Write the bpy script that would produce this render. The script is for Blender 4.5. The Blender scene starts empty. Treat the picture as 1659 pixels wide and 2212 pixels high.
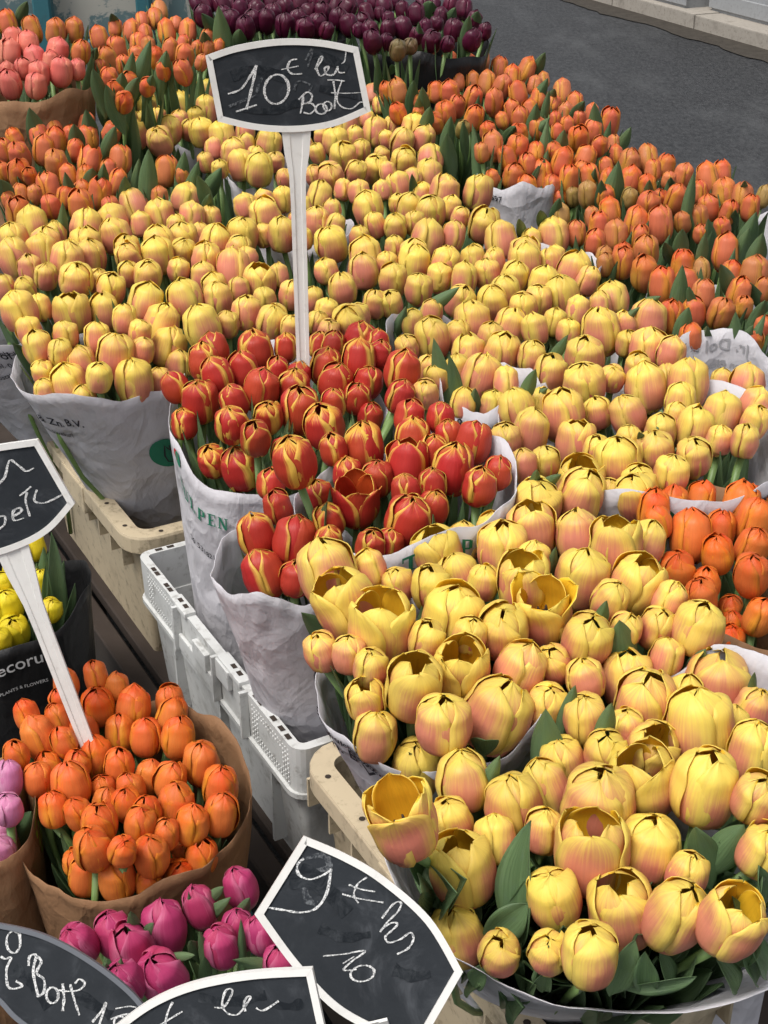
import bpy, bmesh, math, random
import numpy as np
from mathutils import Vector, Quaternion, Matrix, noise as mnoise
R = math.radians
rng = random.Random(11)
sc = bpy.context.scene
C = sc.collection

# ---------------------------------------------------------------- camera
PITCH, FPX, CAMZ = 28.5, 3000.0, 1.62          # focal length in pixels of a 1659 x 2212 picture
cam_d = bpy.data.cameras.new('camera'); cam = bpy.data.objects.new('camera', cam_d); C.objects.link(cam)
cam.location = (0, 0, CAMZ); cam.rotation_euler = (R(90 - PITCH), 0, 0)
cam_d.sensor_fit = 'HORIZONTAL'; cam_d.sensor_width = 36; cam_d.lens = 36 * FPX / 1659
cam_d.clip_start = .02; cam_d.clip_end = 400
sc.camera = cam
# ---------------------------------------------------------------- sky and sun (overcast)
SUN_EL, SUN_AZ = 64, 235
w = bpy.data.worlds.new('World'); sc.world = w; w.use_nodes = True
nt = w.node_tree; nt.nodes.clear()
sky = nt.nodes.new('ShaderNodeTexSky'); sky.sky_type = 'NISHITA'; sky.sun_disc = False
sky.sun_elevation = R(SUN_EL); sky.sun_rotation = R(SUN_AZ); sky.dust_density = 4; sky.ozone_density = 1
hs = nt.nodes.new('ShaderNodeHueSaturation'); hs.inputs['Saturation'].default_value = .22
bg = nt.nodes.new('ShaderNodeBackground'); bg.inputs['Strength'].default_value = .105
wo = nt.nodes.new('ShaderNodeOutputWorld')
nt.links.new(sky.outputs[0], hs.inputs['Color']); nt.links.new(hs.outputs[0], bg.inputs[0]); nt.links.new(bg.outputs[0], wo.inputs[0])
sd = bpy.data.lights.new('sun', 'SUN'); sun = bpy.data.objects.new('sun', sd); C.objects.link(sun)
sd.energy = 1.5; sd.angle = R(22); sd.color = (1, .95, .88)
sun.rotation_euler = (R(90 - SUN_EL), 0, R(180 - SUN_AZ) + R(180))
sun.rotation_euler = Vector((math.sin(R(SUN_AZ)) * math.cos(R(SUN_EL)), math.cos(R(SUN_AZ)) * math.cos(R(SUN_EL)), math.sin(R(SUN_EL)))).to_track_quat('Z', 'Y').to_euler()
vs = sc.view_settings; vs.view_transform = 'Standard'; vs.look = 'None'; vs.gamma = 1; vs.exposure = 0.64
sc.cycles.max_bounces = 5; sc.cycles.diffuse_bounces = 3; sc.cycles.glossy_bounces = 2; sc.cycles.transmission_bounces = 3; sc.cycles.caustics_reflective = False; sc.cycles.caustics_refractive = False

# ---------------------------------------------------------------- projection helpers (photo pixel <-> place)
cp, sp_ = math.cos(R(PITCH)), math.sin(R(PITCH))
CAM = Vector((0, 0, CAMZ)); FWD = Vector((0, cp, -sp_)); UPV = Vector((0, sp_, cp)); RGT = Vector((1, 0, 0))
def ray(x, y): return FWD + RGT * ((x - 829.5) / FPX) + UPV * ((1106 - y) / FPX)
def at(x, y, z):
    d = ray(x, y); return CAM + d * ((z - CAMZ) / d.z)
def on_plane(x, y, p0, n):
    d = ray(x, y); return CAM + d * ((p0 - CAM).dot(n) / d.dot(n))
def proj(p):
    q = Vector(p) - CAM; dd = q.dot(FWD); return 829.5 + FPX * q.dot(RGT) / dd, 1106 - FPX * q.dot(UPV) / dd, dd
U = Vector((-.487, .874, 0)).normalized(); V = Vector((U.y, -U.x, 0))     # along the rows of crates, and across them

# ---------------------------------------------------------------- object helpers
def link(name, mesh, mat=None, parent=None, loc=(0, 0, 0)):
    o = bpy.data.objects.new(name, mesh); C.objects.link(o)
    if mat is not None and mesh is not None and not mesh.materials: mesh.materials.append(mat)
    o.location = loc
    if parent: o.parent = parent
    return o
def thing(name, label, cat, loc=(0, 0, 0), group=None, mesh=None, mat=None):
    o = link(name, mesh, mat, None, loc); o['label'] = label; o['category'] = cat
    if group: o['group'] = group
    if mesh is None: o.empty_display_size = .05
    return o
def mesh_from(name, verts, faces, smooth=False, uvs=None):
    m = bpy.data.meshes.new(name); m.from_pydata([tuple(v) for v in verts], [], faces)
    if uvs is not None:
        l = m.uv_layers.new(name='UVMap')
        for i, lp in enumerate(m.loops): l.data[i].uv = uvs[lp.vertex_index]
    if smooth: m.polygons.foreach_set('use_smooth', [True] * len(m.polygons))
    m.update(); return m
class MB:
    def __init__(s): s.v = []; s.f = []
    def add(s, vs, fs):
        n = len(s.v); s.v += [Vector(v) for v in vs]; s.f += [[i + n for i in f] for f in fs]
    def box(s, o, ax, ay, az, taper=0):           # o corner + three edge vectors
        o, ax, ay, az = map(Vector, (o, ax, ay, az))
        p = [o, o + ax, o + ax + ay, o + ay]; q = [v + az for v in p]
        s.add(p + q, [(3, 2, 1, 0), (4, 5, 6, 7), (0, 1, 5, 4), (1, 2, 6, 5), (2, 3, 7, 6), (3, 0, 4, 7)])
    def tube(s, pts, rad, n=8, cap=True):
        pts = [Vector(p) for p in pts]; rings = []
        for i, p in enumerate(pts):
            t = (pts[min(i + 1, len(pts) - 1)] - pts[max(i - 1, 0)]).normalized()
            a = t.orthogonal().normalized() if i == 0 else (a - t * a.dot(t)).normalized()
            b = t.cross(a); r = rad[i] if isinstance(rad, (list, tuple)) else rad
            rings.append([p + (a * math.cos(k * math.tau / n) + b * math.sin(k * math.tau / n)) * r for k in range(n)])
        vs = [v for g in rings for v in g]; fs = []
        for i in range(len(pts) - 1):
            for k in range(n): fs.append((i * n + k, i * n + (k + 1) % n, (i + 1) * n + (k + 1) % n, (i + 1) * n + k))
        if cap: fs += [tuple(range(n - 1, -1, -1)), tuple(range((len(pts) - 1) * n, len(pts) * n))]
        s.add(vs, fs)
    def mesh(s, name, smooth=False): return mesh_from(name, s.v, s.f, smooth)
def bevel_mesh(m, off=.002, seg=2):
    bm = bmesh.new(); bm.from_mesh(m)
    bmesh.ops.bevel(bm, geom=bm.edges[:], offset=off, segments=seg, affect='EDGES', profile=.7)
    bm.to_mesh(m); bm.free(); return m

# ---------------------------------------------------------------- material helpers
class NT:
    def __init__(s, name):
        s.m = bpy.data.materials.new(name); s.m.use_nodes = True; s.t = s.m.node_tree; s.t.nodes.clear()
        s.out = s.n('ShaderNodeOutputMaterial')
    def n(s, typ, **kw):
        nd = s.t.nodes.new(typ)
        for k, v in kw.items(): setattr(nd, k, v)
        return nd
    def put(s, sock, v):
        if hasattr(v, 'is_output') or isinstance(v, bpy.types.NodeSocket): s.t.links.new(v, sock)
        else: sock.default_value = v if not isinstance(v, tuple) or len(v) == 4 or sock.type != 'RGBA' else (*v, 1)
    def math(s, op, a, b=0, c=0, clamp=False):
        nd = s.n('ShaderNodeMath', operation=op, use_clamp=clamp)
        s.put(nd.inputs[0], a); s.put(nd.inputs[1], b); s.put(nd.inputs[2], c); return nd.outputs[0]
    def ss(s, x, lo, hi):
        nd = s.n('ShaderNodeMapRange', interpolation_type='SMOOTHSTEP')
        s.put(nd.inputs[0], x); nd.inputs[1].default_value = lo; nd.inputs[2].default_value = hi; return nd.outputs[0]
    def mix(s, f, a, b, bt='MIX'):
        nd = s.n('ShaderNodeMix', data_type='RGBA', blend_type=bt)
        s.put(nd.inputs[0], f); s.put(nd.inputs[6], a); s.put(nd.inputs[7], b); return nd.outputs[2]
    def noise(s, vec, scale, detail=3, rough=.5, dist=0):
        nd = s.n('ShaderNodeTexNoise'); nd.inputs['Scale'].default_value = scale; nd.inputs['Detail'].default_value = detail
        nd.inputs['Roughness'].default_value = rough; nd.inputs['Distortion'].default_value = dist
        if vec is not None: s.put(nd.inputs['Vector'], vec)
        return nd.outputs[0]
    def mapping(s, vec, scale=(1, 1, 1), loc=(0, 0, 0)):
        nd = s.n('ShaderNodeMapping'); s.put(nd.inputs[0], vec); nd.inputs['Scale'].default_value = scale
        if isinstance(loc, tuple): nd.inputs['Location'].default_value = loc
        else: s.put(nd.inputs['Location'], loc)
        return nd.outputs[0]
    def bump(s, h, strength=.3, dist=.001):
        nd = s.n('ShaderNodeBump'); nd.inputs['Strength'].default_value = strength; nd.inputs['Distance'].default_value = dist
        s.put(nd.inputs['Height'], h); return nd.outputs[0]
    def bsdf(s, col, rough=.5, spec=.5, normal=None, transl=0, transl_col=None, metal=0):
        b = s.n('ShaderNodeBsdfPrincipled'); s.put(b.inputs['Base Color'], col); s.put(b.inputs['Roughness'], rough)
        b.inputs['Specular IOR Level'].default_value = spec; b.inputs['Metallic'].default_value = metal
        if normal is not None: s.put(b.inputs['Normal'], normal)
        o = b.outputs[0]
        if transl:
            tr = s.n('ShaderNodeBsdfTranslucent'); s.put(tr.inputs[0], transl_col if transl_col is not None else col)
            mx = s.n('ShaderNodeMixShader'); mx.inputs[0].default_value = transl
            s.t.links.new(o, mx.inputs[1]); s.t.links.new(tr.outputs[0], mx.inputs[2]); o = mx.outputs[0]
        s.t.links.new(o, s.out.inputs[0]); return s.m
    def obj(s): return s.n('ShaderNodeTexCoord').outputs['Object']
    def pos(s): return s.n('ShaderNodeNewGeometry').outputs['Position']

def petal_material(name, mid, edge, tip, base, inner, e0=.35, e1=.95, tip0=.62, streak=.35, rough=.45, transl=.2, inner_dark=None, vein=.26, base1=.22, blotk=.5):
    """mid = blush of the outer face, edge = margin colour, tip = top colour, base = colour at the stem"""
    s = NT(name)
    uvn = s.n('ShaderNodeUVMap'); sx = s.n('ShaderNodeSeparateXYZ'); s.t.links.new(uvn.outputs[0], sx.inputs[0])
    u, v = sx.outputs[0], sx.outputs[1]
    side = s.math('GREATER_THAN', u, 1.5); uu = s.math('SUBTRACT', u, s.math('MULTIPLY', side, 2))
    a = s.math('ABSOLUTE', s.math('MULTIPLY_ADD', uu, 2, -1))
    oi = s.n('ShaderNodeObjectInfo'); col = s.n('ShaderNodeSeparateColor'); s.t.links.new(oi.outputs['Color'], col.inputs[0])
    cx = s.n('ShaderNodeCombineXYZ'); s.put(cx.inputs[0], uu); s.put(cx.inputs[1], v); s.put(cx.inputs[2], s.math('MULTIPLY', oi.outputs['Random'], 40))
    streaks = s.noise(s.mapping(cx.outputs[0], (30, 1.6, 1)), 1, 2, .6)
    blot = s.noise(s.mapping(cx.outputs[0], (2.2, 2.2, 1)), 1, 2, .6)
    st = s.math('SUBTRACT', streaks, .5)
    ae = s.math('ADD', s.math('MULTIPLY_ADD', st, streak * 1.6, a), s.math('MULTIPLY', s.math('SUBTRACT', blot, .5), blotk))
    # blush amount: object colour G shifts how far the blush spreads
    pk = s.math('MULTIPLY_ADD', s.math('SUBTRACT', col.outputs[1], .5), -.9, ae)
    fe = s.ss(pk, e0, e1)
    tv = s.math('ADD', s.math('MULTIPLY_ADD', st, .35, v), s.math('MULTIPLY', s.math('SUBTRACT', blot, .5), .35))
    tv = s.math('MULTIPLY_ADD', s.math('SUBTRACT', col.outputs[1], .5), -.5, tv)
    ft = s.ss(tv, tip0, min(tip0 + .50, 1.1))
    c1 = s.mix(fe, mid, edge); c1 = s.mix(ft, c1, tip)
    fb = s.math('SUBTRACT', 1, s.ss(s.math('MULTIPLY_ADD', st, .2, v), .02, base1)); c1 = s.mix(fb, c1, base)
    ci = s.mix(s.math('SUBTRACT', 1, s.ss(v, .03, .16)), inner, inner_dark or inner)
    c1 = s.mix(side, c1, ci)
    # green buds (object colour R), brightness (B), small vein lightness
    c1 = s.mix(s.math('MULTIPLY', col.outputs[0], s.math('SUBTRACT', 1.0, s.math('MULTIPLY', side, .6))), c1, (.33, .33, .10))
    br = s.math('MULTIPLY_ADD', streaks, vein, 1.0 - vein * .5)
    br = s.math('MULTIPLY', br, s.math('MULTIPLY_ADD', blot, .2, .9))
    br = s.math('MULTIPLY', br, col.outputs[2])
    hv = s.n('ShaderNodeHueSaturation'); s.put(hv.inputs['Value'], br); s.put(hv.inputs['Color'], c1)
    s.put(hv.inputs['Hue'], s.math('MULTIPLY_ADD', oi.outputs['Random'], .014, .493))
    crk = s.noise(s.mapping(cx.outputs[0], (7, 5, 1)), 1, 2, .6)
    h = s.math('ADD', s.math('MULTIPLY', streaks, .6), s.math('MULTIPLY', crk, 1.0))
    return s.bsdf(hv.outputs[0], rough, .35, s.bump(h, .32, .0022), transl)

def plain(name, col, rough=.5, spec=.4, var=.12, scale=8, bump=.1, bscale=60, dirt=None, dirt_amt=.4, transl=0, dscale=5):
    s = NT(name); o = s.pos()
    n1 = s.noise(o, scale, 4, .6)
    c = s.mix(n1, tuple(x * (1 - var) for x in col), tuple(min(1, x * (1 + var)) for x in col))
    if dirt:
        d = s.ss(s.noise(o, dscale, 6, .7, .4), .52, .72); d2 = s.ss(s.noise(o, dscale * 9, 4, .7), .5, .75)
        c = s.mix(s.math('MULTIPLY', s.math('MAXIMUM', s.math('MULTIPLY', d, .7), s.math('MULTIPLY', d2, .8)), dirt_amt), c, dirt)
    return s.bsdf(c, rough, spec, s.bump(s.noise(o, bscale, 4, .6), bump, .002), transl)

def paper_material(name, col, transl=.2, rough=.7, bump=.6, blue=False, dirt=.12):
    s = NT(name); o = s.pos()
    big = s.noise(s.mapping(o, (1, 1, .6)), 6, 4, .55, .8)
    rg = s.n('ShaderNodeMath', operation='ABSOLUTE'); s.put(rg.inputs[0], s.math('SUBTRACT', s.noise(s.mapping(o, (1, 1, .55)), 17, 3, .45, 1.2), .5))
    vo = s.n('ShaderNodeTexVoronoi'); vo.inputs['Scale'].default_value = 17; wv = s.n('ShaderNodeVectorMath', operation='MULTIPLY_ADD'); nz = s.n('ShaderNodeTexNoise'); nz.inputs['Scale'].default_value = 9; nz.inputs['Detail'].default_value = 2
    s.put(nz.inputs['Vector'], o); s.put(wv.inputs[0], nz.outputs[1]); wv.inputs[1].default_value = (.12, .12, .12); s.put(wv.inputs[2], s.mapping(o, (1, 1, .6))); s.put(vo.inputs['Vector'], wv.outputs[0])
    rg2 = s.math('ABSOLUTE', s.math('SUBTRACT', s.noise(s.mapping(o, (1, 1, .7)), 48, 2, .5, 1.0), .5))
    fine = s.noise(o, 130, 3, .6)
    c = s.mix(s.noise(o, 6, 4, .6), tuple(x * (1 - dirt) for x in col), col)
    c = s.mix(s.math('MULTIPLY', s.ss(fine, .6, .85), .15), c, tuple(x * .6 for x in col))
    h = s.math('ADD', s.math('MULTIPLY_ADD', vo.outputs[0], .75, s.math('MULTIPLY', big, .9)), s.math('ADD', s.math('MULTIPLY', rg.outputs[0], -.7), s.math('MULTIPLY_ADD', rg2, -.12, s.math('MULTIPLY', fine, .06))))
    return s.bsdf(c, rough, .25, s.bump(h, bump, .019), transl)

M = {}
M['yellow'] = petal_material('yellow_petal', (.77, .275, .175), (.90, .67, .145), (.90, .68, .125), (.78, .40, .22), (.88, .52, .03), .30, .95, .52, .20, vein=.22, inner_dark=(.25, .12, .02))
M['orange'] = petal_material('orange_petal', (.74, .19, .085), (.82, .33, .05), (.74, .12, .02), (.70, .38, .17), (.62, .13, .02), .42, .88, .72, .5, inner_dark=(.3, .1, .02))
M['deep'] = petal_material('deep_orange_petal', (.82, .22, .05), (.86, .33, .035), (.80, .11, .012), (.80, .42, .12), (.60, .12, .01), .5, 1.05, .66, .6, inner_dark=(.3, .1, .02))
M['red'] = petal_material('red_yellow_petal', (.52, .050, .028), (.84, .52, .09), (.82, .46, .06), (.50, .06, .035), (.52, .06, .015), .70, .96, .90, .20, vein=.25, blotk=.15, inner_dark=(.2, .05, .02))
M['pink'] = petal_material('magenta_petal', (.52, .05, .16), (.64, .16, .29), (.52, .05, .15), (.82, .66, .68), (.5, .05, .15), .4, 1.1, .8, .4, base1=.36)
M['palepink'] = petal_material('pale_pink_petal', (.66, .22, .42), (.72, .33, .5), (.66, .25, .42), (.8, .6, .65), (.5, .1, .25), .4, 1.0, .8, .4)
M['purple'] = petal_material('purple_petal', (.075, .007, .026), (.105, .010, .036), (.06, .005, .02), (.14, .05, .06), (.06, .005, .02), .4, 1.0, .8, .5, rough=.35, transl=.08)
M['coral'] = petal_material('coral_petal', (.80, .20, .15), (.84, .28, .19), (.80, .15, .12), (.80, .42, .26), (.7, .12, .08), .4, 1.0, .8, .5)
M['lemon'] = petal_material('lemon_petal', (.86, .66, .02), (.88, .70, .03), (.86, .68, .03), (.7, .62, .06), (.8, .55, .01), .4, 1.0, .7, .3)
s = NT('leaf_green'); oi = s.n('ShaderNodeObjectInfo'); uvn = s.n('ShaderNodeUVMap'); sx = s.n('ShaderNodeSeparateXYZ'); s.t.links.new(uvn.outputs[0], sx.inputs[0])
cx = s.n('ShaderNodeCombineXYZ'); s.put(cx.inputs[0], sx.outputs[0]); s.put(cx.inputs[1], sx.outputs[1]); s.put(cx.inputs[2], s.math('MULTIPLY', oi.outputs['Random'], 30))
vn = s.noise(s.mapping(cx.outputs[0], (34, 1.2, 1)), 1, 3, .6)
lc = s.mix(s.ss(oi.outputs['Random'], 0, 1), (.090, .160, .070), (.145, .225, .098))
lc = s.mix(s.ss(vn, .38, .66), lc, (.135, .225, .10)); lc = s.mix(s.math('MULTIPLY', s.ss(s.noise(cx.outputs[0], 5, 4, .6), .5, .8), .45), lc, (.14, .20, .15))
M['leaf'] = s.bsdf(lc, .38, .45, s.bump(vn, .5, .0025), .12, (.16, .28, .04))
M['stem'] = plain('stem_green', (.16, .26, .08), .45)
M['stamen'] = plain('stamen_dark', (.05, .03, .02), .6)
M['white_paper'] = paper_material('white_sleeve_paper', (.72, .705, .745), .22, .7, .6)
M['kraft'] = paper_material('kraft_paper', (.31, .17, .088), .08, .75, .55)
M['black_paper'] = paper_material('black_sleeve', (.014, .014, .015), 0, .45, .4)
M['tan'] = plain('tan_plastic', (.54, .45, .31), .5, .35, .10, 6, .15, 90, (.12, .085, .05), .95)
M['crate_white'] = plain('white_plastic', (.60, .61, .60), .5, .35, .06, 6, .12, 90, (.14, .125, .10), .7)
M['sign_white'] = plain('sign_white_plastic', (.78, .77, .74), .4, .5, .04, 8, .06, 80, (.4, .37, .32), .35)
s = NT('slate_board'); o = s.pos()
c = s.mix(s.noise(o, 40, 5, .7), (.013, .016, .020), (.034, .039, .046)); c = s.mix(s.math('MULTIPLY', s.ss(s.noise(s.mapping(o, (1, 1, 1)), 16, 5, .65, 1.5), .50, .85), .40), c, (.17, .18, .20))
M['slate'] = s.bsdf(c, .7, .2, s.bump(s.noise(o, 300, 3, .6), .15, .001))
s = NT('chalk'); o = s.pos()
c = s.mix(s.ss(s.noise(o, 650, 3, .75), .36, .60), (.16, .17, .18), (.80, .80, .79)); M['chalk'] = s.bsdf(c, .9, .1)
s = NT('chalk_smudge'); o = s.pos()
c = s.mix(s.ss(s.noise(o, 260, 3, .7), .40, .68), (.03, .034, .04), (.16, .17, .18)); M['smudge'] = s.bsdf(c, .9, .1)
s = NT('chalk_smear'); o = s.pos()
c = s.mix(s.ss(s.noise(o, 60, 6, .75, 1.0), .38, .80), (.014, .017, .021), (.055, .061, .068)); M['smear'] = s.bsdf(c, .9, .1)
M['slate_rim'] = plain('grey_plastic_rim', (.13, .14, .16), .5)
M['print_green'] = plain('green_ink', (.03, .20, .12), .7, .2)
M['print_black'] = plain('black_ink', (.035, .035, .045), .7, .2)
M['print_white'] = plain('white_ink', (.6, .6, .6), .7, .2)
M['print_blue'] = plain('blue_ink', (.02, .07, .24), .7, .2)
M['print_lime'] = plain('lime_ink', (.20, .30, .03), .7, .2)
M['print_red'] = plain('red_ink', (.5, .03, .03), .7, .2)
M['teal'] = plain('teal_painted_steel', (.035, .14, .17), .5, .4, .2, 10, .1, 60, (.05, .04, .035), .6)
M['rust'] = plain('dark_weathered_wood', (.045, .034, .028), .8, .2, .4, 12, .3, 40)
M['dark_metal'] = plain('dark_metal', (.03, .03, .03), .6)
s = NT('asphalt'); o = s.pos()
agg = s.math('ADD', s.math('MULTIPLY', s.noise(o, 150, 3, .75), .45), s.math('MULTIPLY', s.noise(s.mapping(o, (1, .45, 1)), 42, 4, .8), .55)); big = s.noise(o, .9, 5, .6); med = s.noise(o, 9, 5, .65)
c = s.mix(s.ss(agg, .40, .64), (.007, .0075, .009), (.052, .053, .055)); c = s.mix(s.math('MULTIPLY', s.ss(med, .45, .75), .35), c, (.038, .038, .040))
c = s.mix(s.math('MULTIPLY', s.ss(s.noise(s.mapping(o, (1, .35, 1)), 2.2, 6, .7), .48, .70), .6), c, (.066, .068, .070))
M['asphalt'] = s.bsdf(c, s.math('MULTIPLY_ADD', big, .35, .42), .35, s.bump(s.math('ADD', agg, s.math('MULTIPLY', med, .5)), .6, .006))
M['kerb'] = plain('kerb_stone', (.34, .31, .27), .75, .25, .14, 5, .35, 50, (.10, .085, .07), .7)
M['paving'] = plain('paving', (.28, .26, .235), .8, .2, .12, 3, .3, 50, (.10, .09, .075), .6)
M['gutter'] = plain('gutter_dirt', (.055, .048, .040), .9, .15, .5, 14, .6, 40, (.02, .018, .015), .8, dscale=6)
M['grey_box'] = plain('grey_plastic', (.30, .31, .32), .5, .3, .1, 6, .1, 60, (.1, .09, .08), .5)
M['dark_floor'] = M['asphalt']

# ================================================================ SETTING: road, kerb, pavement
def struct(name, mesh, mat):
    o = link(name, mesh, mat); o['kind'] = 'structure'; return o
k0, k1 = at(1319, 13, 0), at(1659, 110, 0)
kd = (k1 - k0).normalized(); kn = Vector((-kd.y, kd.x, 0))
if kn.y < 0: kn = -kn
kd.z = kn.z = 0
mb = MB(); mb.add([(-150, -150, 0), (150, -150, 0), (150, 150, 0), (-150, 150, 0)], [(0, 1, 2, 3)])
struct('road', mb.mesh('road'), M['asphalt'])
g = MB(); pr = None
for i in range(121):
    t = -6 + i * .1; wd = .20 + .10 * mnoise.noise(Vector((t * 1.7, 3, 0))) + .05 * mnoise.noise(Vector((t * 9, 1, 0)))
    a = k0 + kd * t + kn * .02; b = a - kn * (wd + .05); a.z = b.z = .006
    g.v += [a, b]
    if i: n = len(g.v); g.f.append([n - 4, n - 3, n - 1, n - 2])
struct('gutter', g.mesh('gutter'), M['gutter'])
pv = MB(); a = k0 + kd * -60 + kn * .30; b = k0 + kd * 60 + kn * .30
pv.box((a.x, a.y, -.1), b - a, kn * 40, (0, 0, .185)); pave = struct('pavement', pv.mesh('pavement'), M['paving'])
kerb = link('kerb', None); kerb['kind'] = 'structure'
t = -8.0; ki = 0
kr = random.Random(4)
while t < 6:
    L = .92 + kr.random() * .2; m = MB(); a = k0 + kd * t
    m.box((a.x, a.y, -.05), kd * (L - .012), kn * .29, (0, 0, .145 + kr.random() * .006))
    link('kerb_stone', bevel_mesh(m.mesh('kerb_stone'), .008, 2), M['kerb'], kerb); t += L
# grey planters / boxes on the far pavement
bx0 = at(1486, 24, .085)
def grey_box(p, wd, dp, h, label):
    t_ = thing('grey_container', label, 'container', (p.x, p.y, .086), 'grey containers on the far pavement')
    m = MB(); m.box((0, 0, 0), kd * wd, kn * dp, (0, 0, h)); link('body', bevel_mesh(m.mesh('body'), .012, 2), M['grey_box'], t_)
    m = MB(); m.box(-kn * .015 + Vector((0, 0, .03)) - kd * .015, kd * (wd + .03), kn * .015, (0, 0, .10)); link('foot_rail', bevel_mesh(m.mesh('foot_rail'), .004, 1), M['grey_box'], t_)
    for q in (.3, .7):
        m = MB(); m.box(-kn * .014 + kd * wd * q + Vector((0, 0, .135)), kd * .05, kn * .013, (0, 0, h - .15)); link('rib', m.mesh('rib'), M['grey_box'], t_)
pA = bx0
grey_box(pA + kd * -.98, .95, .6, .55, 'pale grey container on the far pavement, left of its neighbour')
grey_box(pA + kd * .10 + kn * .12, 1.0, .6, .6, 'pale grey container on the far pavement at the top right corner')

# ================================================================ STAND UNDER THE CRATES
B0 = at(645, 1633, .5); B0.z = 0                     # corner of the nearest tan crate
def uv(u, v, z): p = B0 + U * u + V * v; return Vector((p.x, p.y, z))
stand = thing('display_trolley', 'dark steel and timber trolley with teal rail carrying the crates of tulips', 'trolley', uv(.6, .3, 0))
def stand_part(name, m, mat): link(name, bevel_mesh(m, .003, 1), mat, stand, -stand.location)
for i, (v0, v1) in enumerate([(.02, .16), (.19, .33), (.36, .50), (.53, .67), (.70, .84), (.87, 1.01), (1.04, 1.18)]):
    m = MB(); m.box(uv(-.62, v0, .225), U * 3.6, V * (v1 - v0), (0, 0, .025)); stand_part('plank', m.mesh('plank'), M['rust'])
m = MB(); m.box(uv(-.62, -.025, .155), U * 3.6, V * .035, (0, 0, .085)); stand_part('rail', m.mesh('rail'), M['rust'])
m = MB(); m.box(uv(-.62, -.085, .10), U * 3.6, V * .055, (0, 0, .05)); stand_part('teal_rail', m.mesh('teal_rail'), M['teal'])
for u_ in (-.55, 1.0, 2.85):
    m = MB(); m.box(uv(u_, .0, .16), U * .06, V * 1.18, (0, 0, .06)); stand_part('crossbeam', m.mesh('crossbeam'), M['dark_metal'])
    for v_ in (.02, 1.1):
        m = MB(); m.box(uv(u_ + .01, v_, .0), U * .04, V * .04, (0, 0, .16)); stand_part('leg', m.mesh('leg'), M['dark_metal'])

# ---------------------------------------------------------------- crates
def rrect(L, W, r, n=5):
    pts = []
    for cx_, cy_, a0 in ((L - r, W - r, 0), (r, W - r, 90), (r, r, 180), (L - r, r, 270)):
        for k in range(n + 1):
            a = R(a0 + 90 * k / n); pts.append((cx_ + r * math.cos(a), cy_ + r * math.sin(a)))
    return pts
def ring_wall(L, W, prof, r):       # prof = list of (inset, z), swept round a rounded rectangle, closed as a loop
    m = MB(); rows = []
    for ins, z in prof:
        rr = max(.004, r - ins); rows.append([(x + ins, y + ins, z) for x, y in rrect(L - 2 * ins, W - 2 * ins, rr)])
    n = len(rows[0])
    for rw in rows: m.v += [Vector(p) for p in rw]
    for i in range(len(rows)):
        j = (i + 1) % len(rows)
        for k in range(n): m.f.append([i * n + k, i * n + (k + 1) % n, j * n + (k + 1) % n, j * n + k])
    return m
def oriented(mesh, u0, v0, z0):
    X, Y = U, V
    mesh.transform(Matrix(((X.x, Y.x, 0, 0), (X.y, Y.y, 0, 0), (0, 0, 1, 0), (0, 0, 0, 1)))); mesh.flip_normals(); return mesh
def tan_crate(u0, v0, L, W, label, z0=.25, H=.25):
    p = uv(u0, v0, z0); t_ = thing('tan_crate', label, 'crate', p, 'tan plastic crates')
    def part(nm, mb_, mat=M['tan'], sm=False):
        me = oriented(mb_.mesh(nm, sm), 0, 0, 0); return link(nm, me, mat, t_)
    d = .022
    part('wall', ring_wall(L, W, [(.018, H - .012), (.040, 0), (.046, .004), (.024, H - .012)], .05))
    m = MB(); pts = rrect(L - .084, W - .084, .03); m.add([(x + .042, y + .042, .003) for x, y in pts], [list(range(len(pts)))]); part('floor', m)
    part('rim', ring_wall(L, W, [(0, H), (.030, H), (.030, H - .010), (.004, H - .010), (.004, H - .03), (-.0015, H - .03), (-.0015, H - .004)], .05))
    # ribs below the rim, holes in the rim
    for k in range(int(L / .06)):
        for y, dy in ((.005, .018), (W - .023, .018)):
            m = MB(); m.box((.06 + k * .06, y, H - .075), (.004, 0, 0), (0, dy, 0), (0, 0, .045)); part('rib', m)
    for k in range(int(W / .07)):
        m = MB(); m.box((.005, .06 + k * .06, H - .075), (.018, 0, 0), (0, .004, 0), (0, 0, .045)); part('rib', m)
        m = MB(); m.box((L - .023, .06 + k * .06, H - .075), (.018, 0, 0), (0, .004, 0), (0, 0, .045)); part('rib', m)
    def hole(x, y):
        m = MB(); m.add([(x + .0042 * math.cos(a * math.pi / 4), y + .0042 * math.sin(a * math.pi / 4), H + .0006) for a in range(8)], [list(range(8))]); part('drain_hole', m, M['rust'])
    for x in (.06, .15, .24, L - .15, L - .06):
        hole(x, .014)
    for y in (.06, W / 2, W - .06): hole(.014, y)
    # handle block in the middle of the long side
    m = MB(); m.box((L / 2 - .06, -.004, H - .055), (.12, 0, 0), (0, .02, 0), (0, 0, .052)); me = bevel_mesh(m.mesh('handle'), .004, 2); link('handle', oriented(me, 0, 0, 0), M['tan'], t_)
    return t_
CL, CW = .56, .30
tan_crate(-.555, 0, CL, CW, 'tan plastic crate at the bottom right holding the nearest wrapped yellow bunch')
tan_crate(.625, 0, CL + .02, CW, 'tan plastic crate at left, under the white wrapped yellow bunch')

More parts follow.
